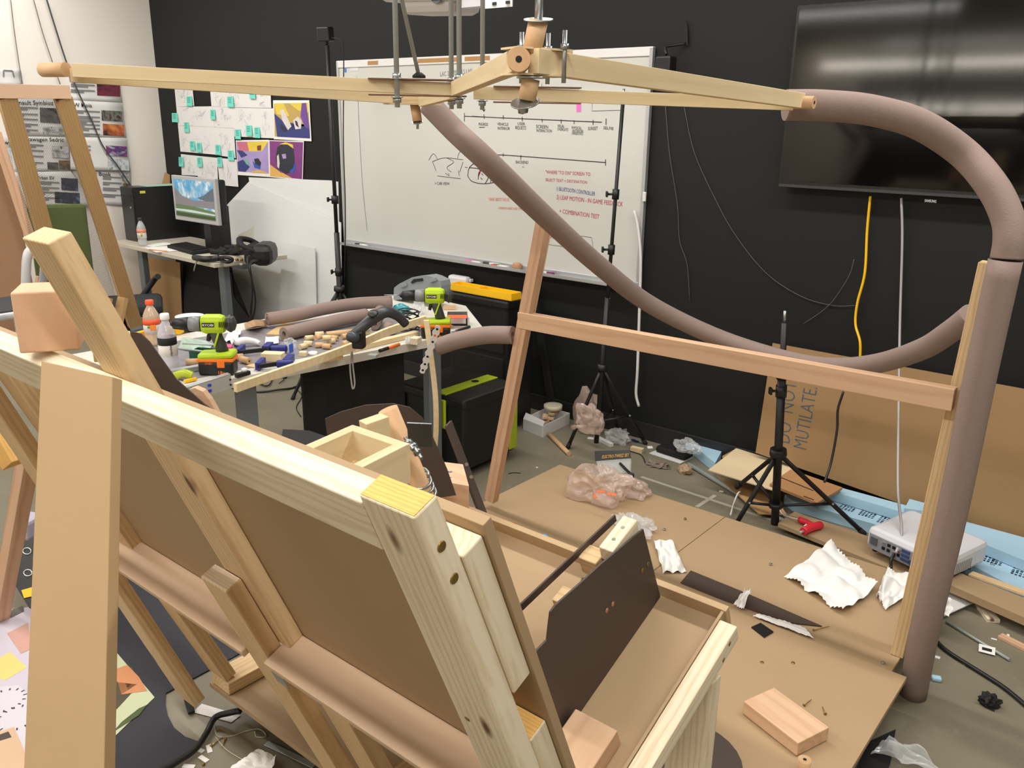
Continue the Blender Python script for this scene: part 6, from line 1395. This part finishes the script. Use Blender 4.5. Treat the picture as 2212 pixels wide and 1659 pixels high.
P = [aZ(a, b, PF+.0045) for a, b in ((1470, 1258), (1492, 1232), (1610, 1280), (1776, 1352), (1700, 1344), (1560, 1294))]
o = plate('hardboard_strip', P, .0035, HARD, None); tag(o, 'dark brown pointed hardboard strip lying across the platform', 'board')
P = [aZ(a, b, PN+.004) for a, b in ((1623, 1354), (1643, 1345), (1671, 1364), (1651, 1376))]
o = plate('black_tile', P, .004, BLACK, None); tag(o, 'small black plastic tile on the near platform panel', 'tile')
def screw(px, py, px2, py2, z, label, k=1.0):
    a, b = aZ(px, py, z+.004), aZ(px2, py2, z+.003); d_ = (b-a).normalized(); t = thing('wood_screw', label, 'screw', a)
    lathe('head', [(.001, -.001), (.0045*k, 0), (.002*k, .004*k)], a, BRASS, t, axis=d_, seg=10); cyl('shank', a+d_*.002, b, .0021*k, BRASS, t, 8, .0008)
screw(1757, 1361, 1792, 1353, PF, 'brass wood screw lying beside the dark strip tip')
screw(1737, 1523, 1753, 1511, PN, 'brass wood screw lying just behind the pink block')
screw(1783, 1542, 1776, 1526, PN, 'brass wood screw lying right of the pink block')
lit('wood_chip', 2132, 1328, (.11, .045, .015), PINE, 'cream wood offcut on the concrete right of the foam post', -1.0, cat='wood')
slab('board_offcut', [(2040, 1300), (2055, 1276), (2105, 1300), (2040, 1330)], .02, .004, WHITE, 'white board corner on floor behind the foam post', 'board')
lit('wood_strip', 2190, 1392, (.10, .03, .012), FIR, 'reddish strip on the concrete beyond the threaded rod end', -.32, cat='wood')
bkp = [aZ(a, b, PN+.043) for a, b in ((1611, 1518), (1667, 1482), (1786, 1568), (1733, 1602))]; bkp[3] = bkp[0]+bkp[2]-bkp[1]
t = thing('wood_block', 'pinkish timber brick with ringed end lying on the platform', 'block', bkp[0]-V(0, 0, .043))
cx_ = sum(bkp, V(0, 0, 0))/4; ex_ = (bkp[2]-bkp[1]); ey_ = (bkp[1]-bkp[0]); Mb = basis(cx_-V(0, 0, .0205), ex_, ey_)
bm = bmesh.new(); bm_box(bm, (0, 0, 0), (ex_.length, ey_.length, .042), None, .002); fin('body', bm, FIR2, t, Mb, center=False)
t = thing('dowel_piece', 'bored dowel standing upright on the near platform edge', 'dowel', aZ(1730, 1690, PN)); pdw = aZ(1730, 1700, PN); dowel('peg', pdw, pdw+V(0, 0, .085), .0165, t, DOWEL)
P = []; cdisc = aZ(1470, 1640, PN+.0055)
for i in range(28): P.append(cdisc+V(.16*math.cos(i*2*math.pi/28), .16*math.sin(i*2*math.pi/28), 0))
o = plate('hardboard_disc', P, .004, HARD, None); tag(o, 'round dark brown hardboard disc under the front seat leg', 'disc')
t = thing('glue_tip', 'orange and white glue nozzle lying on the platform', 'nozzle', aZ(1095, 1132, PF)); cyl('nozzle', aZ(1068, 1122, PN+.013), aZ(1095, 1130, PN+.013), .003, WHITE, t, 8, .008); cyl('collar', aZ(1095, 1130, PN+.013), aZ(1112, 1136, PN+.0135), .009, mat('tip_orange', (226, 100, 66), .5), t, 8, .012)
t = thing('plastic_ring', 'pale blue clear plastic half ring on the seat edge', 'ring', aZ(1178, 1165, PF)); tube('ring', [aZ(1166, 1160, PF+.01), aZ(1178, 1156, PF+.02), aZ(1187, 1168, PF+.01)], .006, mat('blue_clear', (90, 160, 210), .2), t, 8, 5)
# ================================================================== right foreground floor
def rod_label():
    t = thing('threaded_rod', 'steel threaded rod with a paper tag lying on concrete', 'rod', aZ(2110, 1385, 0))
    a, b = aZ(2045, 1343, .008), aZ(2181, 1425, .008); cyl('rod', a, b, .0055, STEELD, t, 8)
    box('tag', aZ(2132, 1403, .012), (.05, .035, .001), PAPER, t, rot=R3(.2, .3)); box('bar_code', aZ(2132, 1403, .0128), (.03, .012, .0012), BLACKM, t, rot=R3(.2, .3))
rod_label()
cable('power_cable', [aZ(2008, 1368, .008), aZ(2040, 1402, .008), aZ(2085, 1432, .008), aZ(2130, 1460, .008), aZ(2175, 1490, .008), aZ(2240, 1545, .008)], .0075, BLACK, 'thick black cable running over concrete beside the foam post')
lit('foam_chip', 2022, 1470, (.03, .022, .015), BLUEF, 'tiny blue foam crumb on the concrete', .4, bev=.005)
lit('paper_scrap', 2015, 1418, (.045, .015, .003), PAPER, 'white curled paper strip beside the foam post', .1)
lit('paper_scrap', 2087, 1435, (.02, .015, .001), PAPER, 'small white scrap next to the black cable', .5)
lit('paper_scrap', 2178, 1375, (.03, .008, .001), PAPER, 'thin white splinter beyond the threaded rod', 1.8)
lit('paper_scrap', 2147, 1381, (.018, .008, .001), PAPER, 'tiny white crumb above the rod tag', .2)
o = blob('cloth_scrap', aZ(2135, 1522, 0), (.028, .028, .022), 41, BLACKM, None, 3, .7, 3); tag(o, 'crumpled black cloth scrap on the concrete', 'cloth')
P = [aZ(a, b, .012) for a, b in ((1880, 1600), (1935, 1575), (1925, 1640), (1905, 1700), (1830, 1700))]
o = plate('black_cloth', P, .01, BLACKM, None); tag(o, 'black cloth poking out under the platform edge', 'cloth')
o = sheet('plastic_film', [aZ(1880, 1630, .02), aZ(2060, 1690, .01), aZ(2010, 1650, .012), aZ(1920, 1592, .03)], 16, .03, CLEARP, None, 5); tag(o, 'clear crinkled film on the floor beside the platform edge', 'film')
# ================================================================== left foreground floor
P = [aZ(a, b, .006) for a, b in ((120, 1130), (300, 1190), (560, 1340), (520, 1410), (400, 1474), (358, 1497), (357, 1520), (362, 1545), (376, 1572), (400, 1591), (434, 1603), (414, 1622), (366, 1660), (320, 1700), (140, 1760), (20, 1500))]
o = plate('floor_mat', P, .005, mat('mat_charcoal', (52, 52, 58), .9, bump=.3, bscale=300, var=.1, vscale=200), None); tag(o, 'charcoal floor mat with a round cut edge under the seat', 'mat')
def floor_print(label, pts, m, layers, z=.0075):
    t = thing('floor_print', label, 'print', aZ(*pts[0], 0)); plate('paper', [aZ(a, b, z) for a, b in pts], .0008, m, t)
    for k, (mm_, q) in enumerate(layers): plate('printed_area', [aZ(a, b, z+.0006+.0004*k) for a, b in q], .0003, mm_, t)
LIL = mat('lilac_sheet', (196, 188, 200), .6); PALEG = mat('pale_green_print', (190, 196, 160), .6)
floor_print('printed poster with a brown hand picture lying on the charcoal mat', [(170, 1380), (238, 1393), (334, 1506), (226, 1612), (100, 1560)], PALEG, [
    (mat('print_olive', (74, 66, 44), .6), [(226, 1470), (285, 1440), (300, 1480), (240, 1545), (200, 1530)]), (mat('print_skin', (198, 134, 90), .6), [(232, 1452), (275, 1436), (300, 1462), (318, 1492), (262, 1500), (296, 1478), (255, 1474)]), (mat('print_leaf', (70, 84, 40), .6), [(262, 1560), (300, 1530), (318, 1522), (300, 1545), (245, 1580)]), (mat('print_pinkp', (220, 110, 150), .6), [(226, 1612), (226, 1586), (244, 1592)])])
floor_print('lilac printed sheet with yellow note lying at the left edge', [(-60, 1330), (70, 1310), (120, 1400), (160, 1560), (60, 1640), (-60, 1600)], LIL, [
    (mat('note_yellow', (230, 200, 120), .6), [(0, 1420), (22, 1408), (58, 1442), (10, 1470), (-5, 1462)]), (mat('print_skin2', (196, 150, 136), .6), [(15, 1368), (60, 1345), (70, 1400), (45, 1412)]), (mat('print_darkp', (90, 86, 80), .6), [(20, 1320), (50, 1308), (52, 1320), (22, 1335)])])
t_ = thing('floor_print', 'lilac sheet with two dotted dials lying at the lower left', 'print', aZ(20, 1540, 0)); plate('paper', [aZ(a, b, .0088) for a, b in ((-60, 1490), (40, 1480), (120, 1560), (60, 1690), (-60, 1660))], .0008, mat('lilac_pale', (206, 200, 208), .6), t_)
for cx_, cy_ in ((10, 1513), (38, 1550)):
    c_ = aZ(cx_, cy_, .0096); strokes('dial_ticks', [[c_+V(.05*math.cos(i*.42), .05*math.sin(i*.42), 0), c_+V(.06*math.cos(i*.42), .06*math.sin(i*.42), 0)] for i in range(15)], .004, (0, 0, 1), INK, t_)
floor_print('warm toned printed sheet lying in the lower left corner', [(-60, 1600), (30, 1570), (60, 1640), (30, 1720), (-60, 1720)], mat('print_warm', (206, 172, 140), .6), [(mat('print_dark2', (70, 60, 56), .6), [(-10, 1590), (18, 1580), (25, 1592), (0, 1600)])], .0102)
bp2 = thing('black_poster', 'black poster with white icons leaning beside the reddish stick', 'poster', aZ(50, 1310, 0))
bpq = lambda a, b, k=0: aP(a, b, aZ(60, 1330, .02)+V(0, -.001, .003)*k, V(.1, -.55, .8).normalized())
plate('sheet', [bpq(30, 1130), bpq(140, 1120), bpq(150, 1300), bpq(62, 1312), bpq(30, 1260)], .01, BLACK, bp2)
plate('yellow_label', [bpq(46, 1275, 1), bpq(80, 1265, 1), bpq(82, 1285, 1), bpq(52, 1292, 1)], .001, YELLOW, bp2)
for cx_, cy_ in ((58, 1190), (60, 1237)): strokes('icon', [[bpq(cx_+9*math.cos(i*.6), cy_+7*math.sin(i*.6), 1.2) for i in range(12)]], .003, V(.1, -.55, .8), WHITE, bp2)
rs = beam('timber_stick', aD(62, 985, 2.5), aZ(0, 1330, .02), .045, .05, FIR, None); tag(rs, 'reddish timber stick standing behind the upright plank', 'stick')
yb = beam('wood_peg', aD(-15, 905, 2.3), aD(38, 1000, 2.3), .06, .06, ENDG, None); tag(yb, 'yellow pine peg behind the leftmost seat post', 'peg')
lb = box('lens_case', aD(58, 1135, 2.95), (.09, .09, .07), mat('lilac_plastic', (176, 168, 186), .5), None, rot=R3(.4), bev=.012); tag(lb, 'lilac grey plastic case behind the reddish stick', 'case')
cable('floor_cable', [aZ(520, 1535, .05), aZ(495, 1540, .04), aZ(465, 1550, .022), aZ(445, 1585, .02), aZ(420, 1620, .019), aZ(375, 1650, .018), aZ(340, 1668, .018)], .009, BLACK, 'thick black cable curving from caster over the charcoal mat')
P = [aZ(a, b, .003) for a, b in ((416, 1538), (436, 1520), (520, 1545), (500, 1560))]; o = plate('paper_sheet', P, .001, PAPER, None); tag(o, 'white card lying on concrete beside the caster', 'paper')
bo = beam('black_bracket', aZ(398, 1500, .01)+V(0, 0, .04), aZ(414, 1540, .01), .02, .012, BLACKM, None); tag(bo, 'black bracket strip standing under the left seat foot', 'bracket')
for i, (a, b, rz) in enumerate(((430, 1620, .2), (452, 1618, -.4), (440, 1640, .1), (408, 1656, .6))): lit('paper_scrap', a, b, (.035, .014, .002), PAPER, ('torn white paper scrap next to black cable', 'torn white paper scrap touching the nails', 'curved white paper scrap below the nails', 'white paper scrap at the mat edge')[i], rz)
ns = thing('string', 'loose pale string looping on the concrete near the caster', 'string', aZ(500, 1590, 0)); tube('string', [aZ(462, 1562, .003), aZ(470, 1590, .003), aZ(500, 1590, .003), aZ(530, 1580, .003), aZ(560, 1575, .003), aZ(575, 1590, .003), aZ(555, 1592, .003), aZ(550, 1580, .003)], .0015, mat('string_pale', (190, 178, 150), .8), ns, 5, 6); tube('string', [aZ(466, 1592, .003), aZ(490, 1620, .003), aZ(540, 1650, .003)], .0015, mat('string_pale', (190, 178, 150), .8), ns, 5, 6)
for i, (a, b, c_, d_) in enumerate(((455, 1612, 485, 1590), (487, 1596, 480, 1614), (470, 1576, 505, 1585), (440, 1652, 430, 1640))):
    screw(a, b, c_, d_, 0, ('long brass screw lying beside the string', 'brass screw crossing another by the string', 'brass screw lying under the string loop', 'brass screw beside the paper scraps')[i], 1.1)
o = psheet([(498, 1659, .0), (575, 1690, .0), (600, 1640, .02), (560, 1618, .02)], .02, 'crumpled white printed sheet under the seat back', 0, z=.004, seed=14); 
rl = beam('steel_strip', aZ(575, 1605, .004), aZ(680, 1655, .004), .02, .003, STEELD, None); tag(rl, 'thin steel strip lying on concrete under the seat', 'strip')
